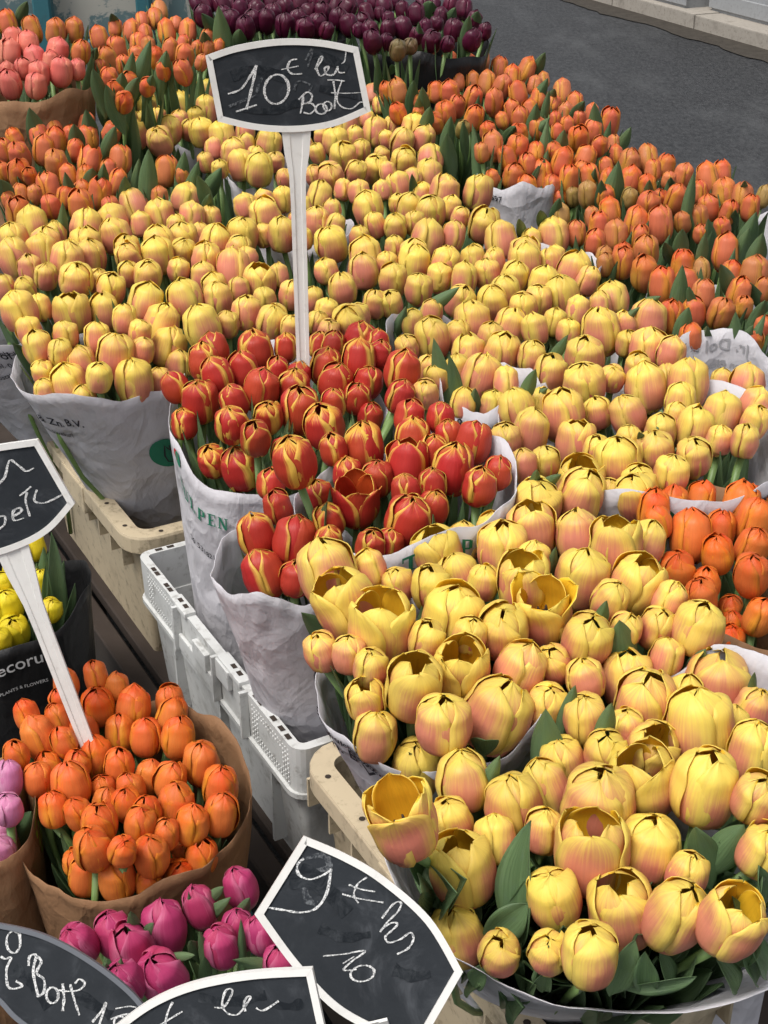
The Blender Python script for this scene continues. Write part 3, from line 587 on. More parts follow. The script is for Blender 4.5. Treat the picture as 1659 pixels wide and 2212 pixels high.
# ---------------------------------------------------------------- where every bloom is: tile, x, y, width[, openness[, green]]
TILE = {1: (0, 0), 2: (829.5, 0), 3: (0, 531), 4: (829.5, 531), 5: (0, 1062), 6: (829.5, 1062), 7: (0, 1593), 8: (829.5, 1593)}
DATA = {
'yellow': {
 8: '145,125,210,.05 345,185,220,.05 85,370,280,1.3 290,360,180,.1 555,290,240,.12 475,435,180,.25 700,215,190,.5 690,400,110,.1 770,100,200,.1 960,70,190,.5 925,285,300,.45 1130,190,280,.8 1385,210,270,.4 1160,60,230,.6 1600,60,220,.2 1610,260,200,.3 895,500,300,1.0 1150,475,260,.5 340,570,270,.55 735,690,225,.12 315,850,230,.05 500,930,180,.3 715,925,140,.1 890,935,240,.4 1030,750,280,.6 1260,765,260,.4 1310,590,175,.05 1500,800,265,.9 1640,490,210,.2',
 6: '640,165,225,.6 660,50,225,.3 470,170,150,.2 345,215,140,.1 230,260,205,.6 515,250,240,.4 840,195,190,.4 1000,240,220,.9 1130,225,165,.05 850,20,200,.4 1080,20,170,.4 60,400,140,.2 205,410,170,.3 325,370,180,.2 430,390,140,.1 600,395,235,.8 855,375,230,.5 1090,400,240,.55 1235,470,130,.3 690,520,270,1.25 -12,590,275,.8 185,640,150,.2 300,540,260,.3 515,600,220,.3 370,620,110,.2 875,640,220,.4 1040,600,140,.2 1180,590,165,.25 1360,590,220,.5 1220,715,140,.2 330,770,235,.85 585,770,215,.3 735,745,155,.4 872,810,160,.25 1050,805,220,.25 130,840,240,.7 485,960,285,.4 700,925,180,.2 872,980,190,.05 1130,920,260,.4 1440,835,280,.3 1360,1010,285,.25 1600,940,170,.2 260,1000,240,.45 1500,1010,130,.1',
 4: '40,145,120 30,250,100 130,70,150 150,185,115 240,135,110 265,80,120 345,140,110 385,60,100 445,120,110 475,70,90 525,200,130 470,240,130 330,240,120 565,140,120 610,70,185,.1 720,70,110 690,160,130 820,110,150 880,150,100 765,220,150 665,235,120 990,230,130 935,260,100 600,270,120 125,330,100 205,290,80 205,400,150 380,330,180,.5 545,350,140 650,360,110 735,330,100 795,370,80 935,370,185,.35 1140,330,170,.2 1050,420,100 1145,450,180,.4 1240,460,120 365,460,140,.3 510,465,150 640,480,120 870,480,170,.4 720,545,140 420,560,160,.1 525,590,80 195,530,90 225,570,80 985,570,85 865,600,190,.4 100,440,100 180,640,80 345,680,80 1130,610,170,.1 1225,570,80 1310,590,180,.2 1280,670,130 1460,590,100 1570,590,140 470,690,110 570,700,150 775,730,205,.5 925,720,120 1055,730,150,.3 635,800,155 1460,720,160,.4 1600,690,130 1600,760,120 1340,790,160 1195,800,130 1260,740,80 525,840,130,.2 830,850,165,.6 920,880,70 1055,840,90 1010,930,200,.5 1170,890,160 1340,910,150,.4 1450,840,100 1560,840,120 600,950,90 700,930,120 1240,985,150,.4 1100,1040,160,.5 850,1020,200,.85 970,1070,60',
 3: '60,50,140 180,30,130 290,60,140 390,50,130 555,45,110 680,40,170 790,30,110 130,100,100 200,130,100 110,185,90 330,145,140 420,150,80 480,185,120 555,120,90 640,130,120 20,180,70 80,280,160,.3 310,290,200,.55 450,285,130 630,245,180,.1 800,230,165,.3 700,340,155 875,345,155 730,435,160 940,225,120 880,135,110 890,60,120 930,180,110 1010,100,160 1070,50,80 1120,160,165,.6 1065,290,125 985,335,90 1180,330,135 1260,350,90 1260,210,110 1350,230,70 1370,330,70 1410,110,100 1410,280,100 1480,185,120 1510,330,140 1550,300,90 1570,110,130 1620,250,100 1420,370,80 165,440,130 185,545,80 195,625,90 305,600,155,.1 355,510,130 500,470,210,.2 580,580,190,.1 365,660,100 620,450,60 770,515,110 690,580,60',
 5: '1415,340,260,.4 1600,330,130 1500,490,270,.8 1390,690,150,.2 1510,700,130 1580,900,170,.6 1620,1050,180,.2 1600,760,100 1640,480,80',
 1: '790,370,120 885,400,100 640,470,130 650,430,100 780,460,120 545,530,110 580,580,120 735,560,100 690,610,130,.2 820,560,80 870,570,110 960,590,130 890,470,90 1010,660,130 1040,710,110 1120,730,120 1190,700,80 950,730,60 890,700,50 1160,620,140,.2 1060,560,80 1390,590,60 1450,610,130 1370,660,60 1480,680,120 1430,760,110 1360,760,80 1230,770,70 1380,850,110 1480,820,70 1550,830,90 1540,740,90 1620,570,110 1560,650,80 1590,900,130 1625,730,110 1620,970,90 1370,960,110 1220,860,90 1060,890,100 1145,930,130 1050,1010,130 1220,1010,120 1450,970,70 1550,1020,50 1430,1050,140,.3 1580,1110,140 1610,410,80 800,860,120,.3 580,890,120 690,940,180,.5 830,940,110 910,940,90 490,960,140 500,1020,130 370,980,130 140,970,160 240,1010,90 60,1040,130 200,1060,140 370,1060,180,.3 690,1060,150 550,1080,110 790,1040,140 930,1050,130 1030,1080,110 890,1110,120 300,1110,120 1300,500,90 1500,530,100',
 2: '10,600,60 80,610,100 130,550,110,.3 170,600,100,.3 85,700,110 200,690,110 15,740,60 60,800,100 195,755,120 405,830,150,.2 60,880,60 260,830,150,.2 110,900,110 200,920,140 290,900,90 330,940,80 50,980,100 435,970,160,.2 185,1030,150 300,1020,100 505,1040,150,.2 730,1020,150,.5 610,1100,160 130,1110,130 270,1120,100 390,1110,90 480,1120,70 740,1110,80 45,1070,40'},
'orange': {
 1: '35,100,100 140,130,130 240,140,90 320,130,110 350,225,80 430,165,80 500,125,60 570,135,80 670,80,120 690,50,90 720,140,80 810,140,75 505,215,80 600,190,100 640,200,60 465,260,90 430,290,50 735,215,70 800,240,80 850,210,45 900,210,45 945,200,45 705,305,65 790,310,80 870,270,50 500,390,75 535,440,80 95,500,70 30,545,60 65,600,70 230,500,100 310,520,50 170,590,80 240,610,90 380,600,100 480,580,80 20,650,70 85,670,90 190,650,110 245,710,110 85,750,110 385,700,150,.9 520,690,110 210,815,140,.4 90,840,60 360,830,80 430,840,130,.6 350,890,110 15,740,50 80,920,130,.5 720,740,120 790,760,40 690,850,70 220,890,80 480,900,80 40,870,60 130,760,60 150,840,60',
 2: '15,400,70 60,400,80 100,345,50 175,340,100 240,330,60 285,275,70 300,325,50 370,290,80 420,265,100 495,300,90 550,340,90 615,305,110 385,350,60 445,360,90 325,355,50 225,400,70 285,400,90 385,425,100,.2 475,440,80 510,375,80 580,405,110 650,370,60 690,345,50 555,480,70 590,515,80 265,490,100 315,460,70 390,510,80 340,560,60,0,.8 450,570,70 510,520,50 60,490,70 150,490,50 470,630,110 575,640,100 420,660,60 655,660,70 735,655,70 770,400,100 730,450,60 740,520,50 785,490,70 845,510,40 900,490,60 790,540,60 975,530,100 900,570,80 840,600,100 750,570,50 930,630,70 990,625,50 870,690,100 770,700,90 680,760,140,.3 560,765,110 470,770,60 800,780,100 850,740,70 890,760,80 960,720,60 1005,670,60 1060,710,110 1140,690,90 1160,740,70 1065,780,90 1230,780,60 1215,720,80 1290,760,80 1395,770,100 1460,750,80 1470,840,120 1550,850,90 1580,900,80 1640,850,55,0,.7 1260,860,90 1190,860,60 1140,890,110 1060,860,70,0,.7 880,840,80,0,.6 815,850,55,0,.7 755,870,70 770,930,45,0,.6 975,915,90 1000,1020,100 930,980,90 915,1050,90 830,1010,80 1090,960,100 1195,970,130,.2 1290,960,70,0,.3 1360,940,80 1400,900,90 1460,985,70 1370,1010,45 1475,1090,110 1130,1090,110 1030,1110,90 1290,1120,60 950,1110,40,0,.4 900,940,50',
 4: '955,80,50,0,.4 1030,75,95 1125,120,130 1200,170,110 1290,90,100 1370,110,60,0,.5 1600,120,120 1535,205,100 1375,215,100 1240,310,110 1455,290,110 1555,265,60 1325,400,100 1600,410,80 1640,190,60 1640,350,50'},
'deep': {
 6: '1370,35,120 1250,60,130 1165,80,130 1185,130,110 1325,190,170 1450,170,130 1440,270,140 1265,350,160 1395,395,100 1540,70,170,.2 1620,60,120 1600,130,150 1590,240,140 1590,360,150 1370,460,140,.3 1490,520,120 1490,650,130 1620,540,130 1500,590,90',
 5: '285,830,100 415,800,100 505,845,75 425,930,140 270,910,80 115,965,85 575,930,140 735,910,120 740,980,130 250,990,105 165,1060,140 360,1040,120 275,1080,105 520,1040,120 630,1060,130 770,1060,140',
 7: '70,75,90 330,125,110 415,80,140 515,120,125 870,110,155 645,170,120 735,185,135 165,180,120 215,130,50 305,205,160 450,230,110 565,230,120 455,285,90 955,215,150 955,330,145 230,310,125 340,330,120 550,290,130 760,290,155 640,320,70 430,370,150 605,375,135 830,375,145 715,420,85 400,480,160 530,490,120 655,510,150 870,515,140,.4 785,500,70 330,540,90 370,590,140 505,610,160 715,570,60 640,630,110 775,600,120'},
'red': {
 4: '80,540,150 70,650,120 110,740,130 125,830,150 245,740,120 385,850,150,.1 100,950,210,.8 295,965,180,.3 490,980,120 410,1040,140',
 3: '755,610,120 795,770,110 865,670,165 920,450,130 880,500,130 940,560,130 1050,540,130 1105,460,150 1010,670,120 1125,620,150 1200,540,100 1235,440,90 1290,560,100 1380,430,80 1440,430,90 1410,520,130 1555,410,140 1550,490,140 1640,470,80 1450,590,140 1590,590,120 1630,420,60 1270,620,140 1300,710,180,.4 1160,740,120 1000,770,140 1105,830,130 1400,780,170,.4 1440,680,110 1545,660,120 1600,740,100 920,930,130 1040,960,165 1270,930,180,.5 1225,890,100 1440,880,90 1170,1030,120 1570,870,170,.3 1380,1080,80',
 5: '1110,185,160 1270,210,180,.3 1140,352,180,.3 1275,375,130,.5 1420,220,110 1600,235,120 1540,50,235,1.1',
 6: '105,120,205,.3 210,70,130 20,230,80'},
'pink': {7: '340,890,150 490,850,160 570,910,180 710,820,190 865,730,95 1040,650,130 955,900,150 1030,830,90 1130,850,120 545,1050,130 700,1030,200 1215,980,80'},
'palepink': {7: '40,175,100 35,310,120 5,415,90 5,490,90'},
'coral': {1: '40,230,100 120,190,110 45,365,110 250,220,130 155,370,90 265,310,130 335,300,70 150,260,120 60,180,90 170,320,90'},
'lemon': {5: '140,240,110 20,400,90 40,490,120 60,610,150 220,510,95 175,390,60 0,640,90 60,330,90'},
'purple': {1: '880,70,80 960,20,80 970,70,70 1000,20,80 1120,-10,80 1240,-20,90 1350,5,80 1460,80,80 1480,-10,90 1540,20,70 1620,10,80 1570,100,70 1290,90,80 1180,60,80 1090,90,80 1370,110,80 850,15,60 900,20,60 1040,40,70 1060,120,90 1000,90,80 1110,50,80 1150,90,90 1230,40,100 1230,110,90 1330,60,100 1320,120,80 1390,60,80 1410,130,60 1450,30,60 1510,110,80 1600,130,70 1610,180,80 1640,60,50 1550,130,50 1080,0,80 1180,10,80 1290,10,80 1400,5,80 1500,40,80 1580,60,70',
 2: '20,80,50 80,120,100 140,60,70 80,45,60 225,105,60 205,180,90 275,190,60 300,130,80 345,40,80 245,70,60 380,170,80 435,135,60 10,180,50 60,215,70,0,.35 115,200,60,0,.3 0,20,70 50,0,70 290,20,70 180,120,60'},
}
# bunches: key -> (kind, centre px, head height, words for the label)
BUNCH = {
 'YA': ('yellow', (1300, 1850), .725, 'big nearest bunch at lower right'),
 'YB': ('yellow', (900, 1450), .785, 'bunch above centre sleeve lettered Dol'),
 'YC': ('yellow', (1520, 1600), .755, 'bunch below the deep orange one'),
 'YD': ('yellow', (1180, 1270), .80, 'bunch between red and deep orange'),
 'YE': ('yellow', (1080, 930), .81, 'bunch right behind the red ones'),
 'YF': ('yellow', (1500, 930), .81, 'right bunch behind the deep orange'),
 'YG': ('yellow', (980, 740), .82, 'bunch behind the striped red right half'),
 'YH': ('yellow', (1310, 720), .82, 'bunch below the blue sun print'),
 'YI': ('yellow', (880, 590), .82, 'bunch just right of the post'),
 'YJ': ('yellow', (1150, 590), .82, 'bunch bordering the right orange rows'),
 'YK': ('yellow', (900, 420), .83, 'bunch right of the post middle'),
 'YL': ('yellow', (640, 480), .83, 'bunch crossed by the tall post'),
 'YM': ('yellow', (530, 350), .84, 'bunch under the tall sign board'),
 'YN': ('yellow', (760, 320), .84, 'bunch right of the sign neck'),
 'YO': ('yellow', (370, 240), .85, 'bunch left of the tall board'),
 'YP': ('yellow', (110, 550), .82, 'bunch at the left edge'),
 'YQ': ('yellow', (370, 520), .82, 'bunch below the left orange rows'),
 'YR': ('yellow', (200, 740), .80, 'wrapped bunch above left tan crate'),
 'YS': ('yellow', (510, 650), .81, 'bunch left of the post foot'),
 'OA': ('orange', (980, 190), .88, 'far bunch beside the purple tulips'),
 'OB': ('orange', (1180, 270), .86, 'bunch along the far road edge'),
 'OC': ('orange', (1140, 380), .84, 'bunch in the sleeve numbered 7697'),
 'OD': ('orange', (1400, 390), .83, 'bunch along the road at right'),
 'OE': ('orange', (1330, 500), .82, 'bunch right of the yellow rows'),
 'OF': ('orange', (1580, 440), .82, 'bunch at right edge by road'),
 'OG': ('orange', (1560, 620), .82, 'leafy bunch at the right edge'),
 'OH': ('orange', (60, 60), 1.0, 'far bunch behind the coral tulips'),
 'OI': ('orange', (320, 90), .96, 'far bunch below the teal posts'),
 'OJ': ('orange', (70, 330), .86, 'bunch below the coral kraft bunch'),
 'OK': ('orange', (200, 400), .84, 'left bunch above yellow tulips'),
 'OL': ('orange', (370, 370), .84, 'leafy bunch left of the sign neck'),
 'DA': ('deep', (1560, 1200), .78, 'kraft bunch at the right edge'),
 'DB': ('deep', (300, 1720), .50, 'kraft bunch at lower left'),
 'RA': ('red', (590, 830), .80, 'bunch at the tall sign foot'),
 'RB': ('red', (880, 1040), .79, 'bunch behind the green lettering'),
 'RC': ('red', (620, 1200), .77, 'small bunch above white crate'),
 'PA': ('pink', (430, 2010), .44, 'dark corner behind chalk boards'),
 'PB': ('palepink', (-60, 1740), .52, 'kraft bunch at left edge'),
 'CA': ('coral', (80, 150), .98, 'kraft bunch at top left'),
 'LA': ('lemon', (60, 1280), .50, 'black sleeve at left'),
 'UA': ('purple', (590, 40), 1.0, 'black sleeve behind the tall sign'),
 'UB': ('purple', (920, 60), .98, 'black sleeve beside the road'),
}
RADR = {'yellow': (.0190, .0380), 'orange': (.0160, .0250), 'deep': (.0165, .0260), 'red': (.0185, .0290), 'pink': (.020, .0275), 'palepink': (.018, .027), 'coral': (.018, .027), 'lemon': (.018, .025), 'purple': (.018, .026)}
T = []
for kind, tiles in DATA.items():
    for tl, txt in tiles.items():
        ox, oy = TILE[tl]
        for it in txt.split():
            f = [float(q) for q in it.split(',')]
            x, y, wpx = ox + f[0] * .5, oy + f[1] * .5, f[2] * .5
            op = f[3] if len(f) > 3 else rng.choice([0, 0, .1, .15, .25, .35, .45]); gr = f[4] if len(f) > 4 else 0
            bk = min((k for k in BUNCH if BUNCH[k][0] == kind), key=lambda k: (BUNCH[k][1][0] - x) ** 2 + (1.8 * (BUNCH[k][1][1] - y)) ** 2)
            if kind == 'orange' and gr == 0: gr = rng.choice([0, 0, 0, .1, .2])
            T.append(dict(kind=kind, x=x, y=y, w=wpx, op=op, green=gr, b=bk))
def hull(ps):
    ps = sorted(set(ps)); 
    def half(q):
        h = []
        for p in q:
            while len(h) > 1 and (h[-1][0] - h[-2][0]) * (p[1] - h[-2][1]) - (h[-1][1] - h[-2][1]) * (p[0] - h[-2][0]) <= 0: h.pop()
            h.append(p)
        return h[:-1]
    return half(ps) + half(ps[::-1])
frng = random.Random(77)
for k, b in BUNCH.items():
    if b[0] in ('pink', 'palepink', 'lemon') or k == 'YA': continue
    ms = [t for t in T if t['b'] == k]
    if len(ms) < 6: continue
    hl = hull([(t['x'], t['y']) for t in ms])
    for _ in range(400):
        a_, b_ = frng.choice(ms), frng.choice(ms); q = frng.random(); x, y = a_['x'] * q + b_['x'] * (1 - q) + frng.uniform(-8, 8), a_['y'] * q + b_['y'] * (1 - q) + frng.uniform(-8, 8)
        wl = .044 * FPX * -(ray(x, y).z) / (CAMZ - b[2])
        if min((t['x'] - x) ** 2 + (1.25 * (t['y'] - y)) ** 2 for t in T if abs(t['x'] - x) < 120) < (.80 * wl) ** 2: continue
        nt_ = dict(kind=b[0], x=x, y=y, w=wl * frng.uniform(.8, .95), op=frng.choice([0, .1, .2]), green=0, b=k); T.append(nt_)
n = len(T); print('tulips', n)
X = np.array([t['x'] for t in T]); Y = np.array([t['y'] for t in T])
D = np.array([list(ray(t['x'], t['y'])) for t in T])
ZP = np.array([BUNCH[t['b']][2] for t in T])
S0 = (ZP - CAMZ) / D[:, 2]
PUSH = np.zeros(n, bool)
for i, t in enumerate(T):
    if t['b'] not in B2S: continue
    sl = SL[B2S[t['b']]]; best = None
    for q in range(-60, 161):
        s_ = S0[i] * (1 + q * .002); p_ = CAM + Vector(D[i]) * float(s_); hh = (p_.z - sl.zb) / (sl.z - sl.zb)
        ax_ = sl.foot + (sl.c - sl.foot) * hh; dx, dy = p_.x - ax_.x, p_.y - ax_.y; a_ = math.atan2(dy, dx); zt = sl.ztop(a_)
        lim = sl.rt - max(.022, min(.036, t['w'] * .5 * float(s_) / FPX)) + max(0, p_.z - zt - .035) * .5
        viol = max(0, math.hypot(dx, dy) - lim) + max(0, zt - .006 - p_.z) * .4 + abs(q) * .00012
        if best is None or viol < best[0]: best = (viol, s_)
    PUSH[i] = best[1] > S0[i] * 1.001; S0[i] = best[1]
RAD = np.array([min(max(t['w'] * .53 * s_ / FPX, RADR[t['kind']][0]), RADR[t['kind']][1] if t['b'] in ('YA', 'YB', 'YC') or t['kind'] != 'yellow' else .0310) for t, s_ in zip(T, S0)])
S = S0.copy()
ZS = np.array([1 / (KIND[t['kind']][0] * .46) for t in T])
lo, hi = np.where(PUSH, S0, S0 - .045), S0 + np.where(PUSH, .14, .11)
for itn in range(90):                 # crowded heads settle above and below one another along their line of sight
    Pp = np.array([0, 0, CAMZ]) + D * S[:, None]
    mv = np.zeros(n)
    df = Pp[:, None, :] - Pp[None, :, :]; df[:, :, 2] *= .80
    ds = np.sqrt((df ** 2).sum(2)); need = (RAD[:, None] + RAD[None, :]) * 1.0
    ov = need - ds; np.fill_diagonal(ov, 0); ov[ov < 0] = 0
    sgn = np.sign(Y[:, None] - Y[None, :] + (RAD[:, None] - RAD[None, :]) * 300)   # lower in the picture comes nearer
    mv = -(ov * sgn).sum(1) * .18
    S = np.clip(S + mv + (S0 - S) * .01, lo, hi)
for t, s_, d_, r_ in zip(T, S, D, RAD):
    t['p'] = CAM + Vector(d_) * s_; t['r'] = float(r_)

# centre of each bunch, for the lean of the flowers and for the sleeve
for k, b in BUNCH.items():
    ms = [t for t in T if t['b'] == k]
    cxy = sum((t['p'] for t in ms), Vector()) / len(ms); ft = None
    if k in B2S: sl = SL[B2S[k]]; ft = sl.foot
    BUNCH[k] = b + (cxy, max((t['p'] - cxy).length for t in ms), ms, ft)
def base_z(k): return 0.04 if k in ('DB', 'PA', 'PB', 'LA') else .27
KNAME = {'yellow': ('yellow_tulip', 'pink-flushed yellow tulip'), 'orange': ('orange_tulip', 'coral orange tulip'), 'deep': ('deep_orange_tulip', 'bright orange tulip'), 'red': ('red_tulip', 'yellow-edged red tulip'),
         'pink': ('magenta_tulip', 'magenta tulip'), 'palepink': ('pale_pink_tulip', 'pale pink tulip'), 'coral': ('coral_tulip', 'coral pink tulip'), 'lemon': ('lemon_tulip', 'pure yellow tulip'), 'purple': ('purple_tulip', 'dark purple tulip')}
# leaves the photo shows plainly: tile, tip x y, foot x y, width
FEATURE = [(8, 615, 365, 590, 800, 220), (8, 500, 70, 385, 360, 95), (8, 1560, 370, 1420, 560, 150), (8, 1345, 380, 1400, 600, 130), (8, 620, 730, 470, 850, 150), (8, 590, 890, 600, 1060, 70), (8, 1090, 890, 1000, 1070, 130), (8, 1130, 930, 1130, 1070, 110),
 (8, 1350, 1050, 1100, 1080, 90), (8, 520, 510, 440, 700, 70), (8, 240, 760, 160, 560, 90), (8, 430, 800, 330, 720, 90), (8, 1540, 600, 1480, 680, 80), (8, 1650, 610, 1580, 700, 110), (8, 620, 610, 570, 750, 80), (8, 1660, 820, 1560, 950, 120), (8, 1360, 950, 1280, 1050, 80), (8, 1520, 690, 1560, 930, 120), (8, 1640, 560, 1600, 740, 130), (8, 1590, 830, 1640, 1000, 130), (8, 1450, 960, 1510, 1070, 110), (8, 1560, 930, 1600, 1040, 110), (8, 1200, 930, 1230, 1060, 100), (8, 900, 1040, 860, 1090, 80), (8, 700, 960, 690, 1070, 90), (8, 430, 980, 400, 1060, 90),
 (6, 1010, 548, 1045, 720, 135), (6, 705, 930, 690, 1130, 150), (6, 825, 830, 790, 980, 70), (6, 985, 905, 950, 1040, 80), (6, 965, 465, 930, 560, 60), (6, 1395, 675, 1330, 760, 70), (6, 1615, 595, 1600, 700, 80), (6, 1560, 490, 1520, 620, 60), (6, 850, 210, 800, 270, 60), (6, 740, 235, 720, 350, 50), (6, 440, 1050, 430, 1128, 120), (6, 10, 860, 60, 1000, 60), (6, 1245, 100, 1225, 170, 25), (6, 1600, 775, 1590, 870, 40),
 (4, 215, 395, 255, 620, 75), (4, 280, 465, 310, 620, 60), (4, 395, 610, 385, 710, 60), (4, 660, 525, 610, 640, 60), (4, 710, 610, 640, 670, 50), (4, 330, 175, 210, 260, 60), (4, 100, 255, 60, 350, 50), (4, 1110, 260, 1020, 340, 40), (4, 800, 380, 740, 470, 50),
 (4, 1290, 80, 1265, 240, 75), (4, 1320, 170, 1310, 300, 80), (4, 1320, 260, 1280, 380, 75), (4, 1520, 280, 1510, 450, 75), (4, 1450, 75, 1500, 180, 70), (4, 1580, 150, 1620, 240, 50), (4, 1600, 335, 1550, 420, 50), (4, 1650, 290, 1560, 480, 60), (4, 1200, 215, 1120, 260, 50), (4, 1650, 230, 1600, 330, 60), (4, 1400, 340, 1380, 420, 60), (4, 1180, 800, 1190, 750, 40), (4, 660, 960, 650, 1040, 50), (4, 770, 980, 690, 1040, 50), (4, 1100, 800, 1120, 850, 40),
 (3, 930, 370, 935, 500, 50), (3, 845, 715, 880, 850, 60), (3, 1000, 745, 1015, 860, 40), (3, 1245, 745, 1200, 830, 50), (3, 1265, 760, 1280, 850, 50), (3, 980, 780, 990, 880, 30), (3, 780, 800, 840, 900, 60), (3, 420, 550, 460, 660, 45), (3, 1520, 710, 1515, 790, 35), (3, 1130, 910, 1140, 1000, 40), (3, 1085, 640, 1090, 720, 25), (3, 165, 185, 200, 260, 40), (3, 480, 225, 510, 320, 40), (3, 80, 520, 140, 620, 50), (3, 205, 480, 260, 560, 50), (3, 255, 600, 290, 680, 50), (3, 200, 440, 270, 500, 50),
 (3, 380, 180, 390, 240, 30), (3, 410, 290, 430, 390, 50), (3, 820, 440, 830, 500, 35), (5, 1300, 1035 - 1062, 1320, 70, 50), (5, 1425, -20, 1415, 100, 60), (5, 1035, 240, 1040, 310, 30), (5, 1420, 760, 1410, 900, 75), (5, 1470, 830, 1465, 950, 40), (5, 1600, 215, 1590, 280, 40),
 (1, 125, 460, 170, 600, 90), (1, 370, 470, 390, 590, 70), (1, 320, 530, 330, 620, 70), (1, 500, 540, 460, 650, 60), (1, 640, 640, 640, 840, 80), (1, 600, 680, 590, 800, 50), (1, 540, 755, 545, 850, 60), (1, 800, 650, 780, 780, 60), (1, 860, 690, 820, 820, 60), (1, 960, 720, 900, 820, 70), (1, 850, 750, 890, 860, 60), (1, 450, 700, 440, 790, 50), (1, 400, 720, 390, 810, 70), (1, 280, 740, 300, 840, 50), (1, 0, 765, 30, 850, 70), (1, 650, 170, 600, 340, 70), (1, 575, 220, 550, 360, 60), (1, 720, 215, 700, 340, 70), (1, 400, 290, 430, 410, 60), (1, 745, 310, 700, 400, 60), (1, 530, 310, 520, 400, 60), (1, 600, 330, 560, 410, 60), (1, 455, 360, 500, 480, 70), (1, 430, 400, 440, 480, 50), (1, 910, 830, 890, 900, 50), (1, 270, 870, 270, 1000, 45), (1, 660, 320, 640, 400, 50),
 (1, 945, 20, 960, 180, 80), (1, 870, 55, 930, 140, 60), (1, 1040, 120, 1030, 190, 60), (1, 120, 0, 90, 70, 50), (1, 480, 55, 500, 110, 40), (1, 880, 130, 890, 200, 50), (1, 420, 200, 400, 260, 40),
 (2, 700, 222, 660, 300, 50), (2, 710, 335, 650, 440, 60), (2, 715, 385, 690, 500, 35), (2, 910, 440, 910, 590, 70), (2, 870, 430, 830, 490, 50), (2, 1070, 545, 1020, 640, 50), (2, 1015, 690, 980, 850, 90), (2, 940, 770, 940, 870, 60), (2, 915, 720, 900, 800, 40), (2, 1340, 740, 1310, 900, 50), (2, 1240, 760, 1240, 820, 40), (2, 780, 555, 760, 650, 60), (2, 720, 505, 640, 590, 60), (2, 290, 500, 270, 620, 60), (2, 380, 530, 360, 700, 55), (2, 270, 570, 280, 700, 80), (2, 340, 520, 350, 620, 40), (2, 510, 610, 480, 720, 60), (2, 550, 640, 520, 720, 50), (2, 130, 340, 120, 440, 60), (2, 165, 370, 170, 480, 60), (2, 150, 420, 150, 490, 40), (2, 200, 455, 180, 560, 60), (2, 660, 440, 640, 560, 60), (2, 710, 510, 680, 620, 60), (2, 1290, 980, 1280, 1100, 70), (2, 1610, 910, 1560, 1050, 80), (2, 1400, 940, 1410, 1060, 60), (2, 1520, 900, 1510, 960, 40), (2, 1580, 980, 1530, 1110, 70), (2, 1390, 1000, 1370, 1110, 50), (2, 1640, 1000, 1600, 1120, 80), (2, 670, 900, 690, 970, 50), (2, 760, 850, 740, 930, 50), (2, 1210, 1040, 1230, 1100, 50), (2, 580, 940, 600, 1010, 45), (2, 740, 380, 720, 430, 40), (2, 570, 540, 540, 590, 50), (2, 410, 40, 390, 110, 50), (2, 210, 0, 190, 60, 70), (2, 370, 60, 350, 180, 50), (2, 150, 90, 150, 180, 40), (2, 310, 30, 280, 90, 45), (2, 1150, 770, 1140, 850, 50), (2, 1560, 775, 1555, 840, 40), (2, 120, 745, 130, 830, 40), (2, 30, 270, 50, 330, 60),
 (7, 815, 660, 820, 820, 40), (7, 1005, 685, 900, 770, 60), (7, 860, 830, 900, 980, 60), (7, 880, 940, 890, 1040, 60), (7, 1040, 780, 1050, 960, 40), (7, 560, 745, 590, 850, 60), (7, 670, 800, 620, 850, 50), (7, 820, 870, 850, 930, 60), (7, 850, 940, 750, 950, 40), (7, 1000, 960, 1150, 990, 60), (7, 975, 640, 900, 700, 50), (7, 1080, 690, 1040, 760, 50), (7, 525, 950, 510, 1040, 50), (7, 710, 1070, 760, 1110, 80), (7, 460, 970, 450, 1010, 40), (7, 900, 390, 960, 480, 60), (7, 760, 450, 740, 540, 40), (7, 250, 410, 300, 520, 70), (7, 960, 430, 990, 500, 50),
 (5, 230, 180, 330, 420, 110), (5, 160, 300, 160, 450, 80), (5, 280, 290, 260, 420, 60), (5, 200, 320, 230, 470, 60), (5, 190, 230, 210, 330, 90), (5, 330, 400, 290, 480, 60)]
LEAFREQ = {}
for tl, tx, ty, bx, by, wd in FEATURE:
    ox, oy = TILE[tl]; a = (ox + tx * .5, oy + ty * .5); b = (ox + bx * .5, oy + by * .5)
    near = min(T, key=lambda t: (t['x'] - b[0]) ** 2 + (t['y'] - b[1]) ** 2 + (0 if t['y'] < b[1] + 60 else 1500))
    LEAFREQ.setdefault(id(near), []).append((a, b, wd * .5))

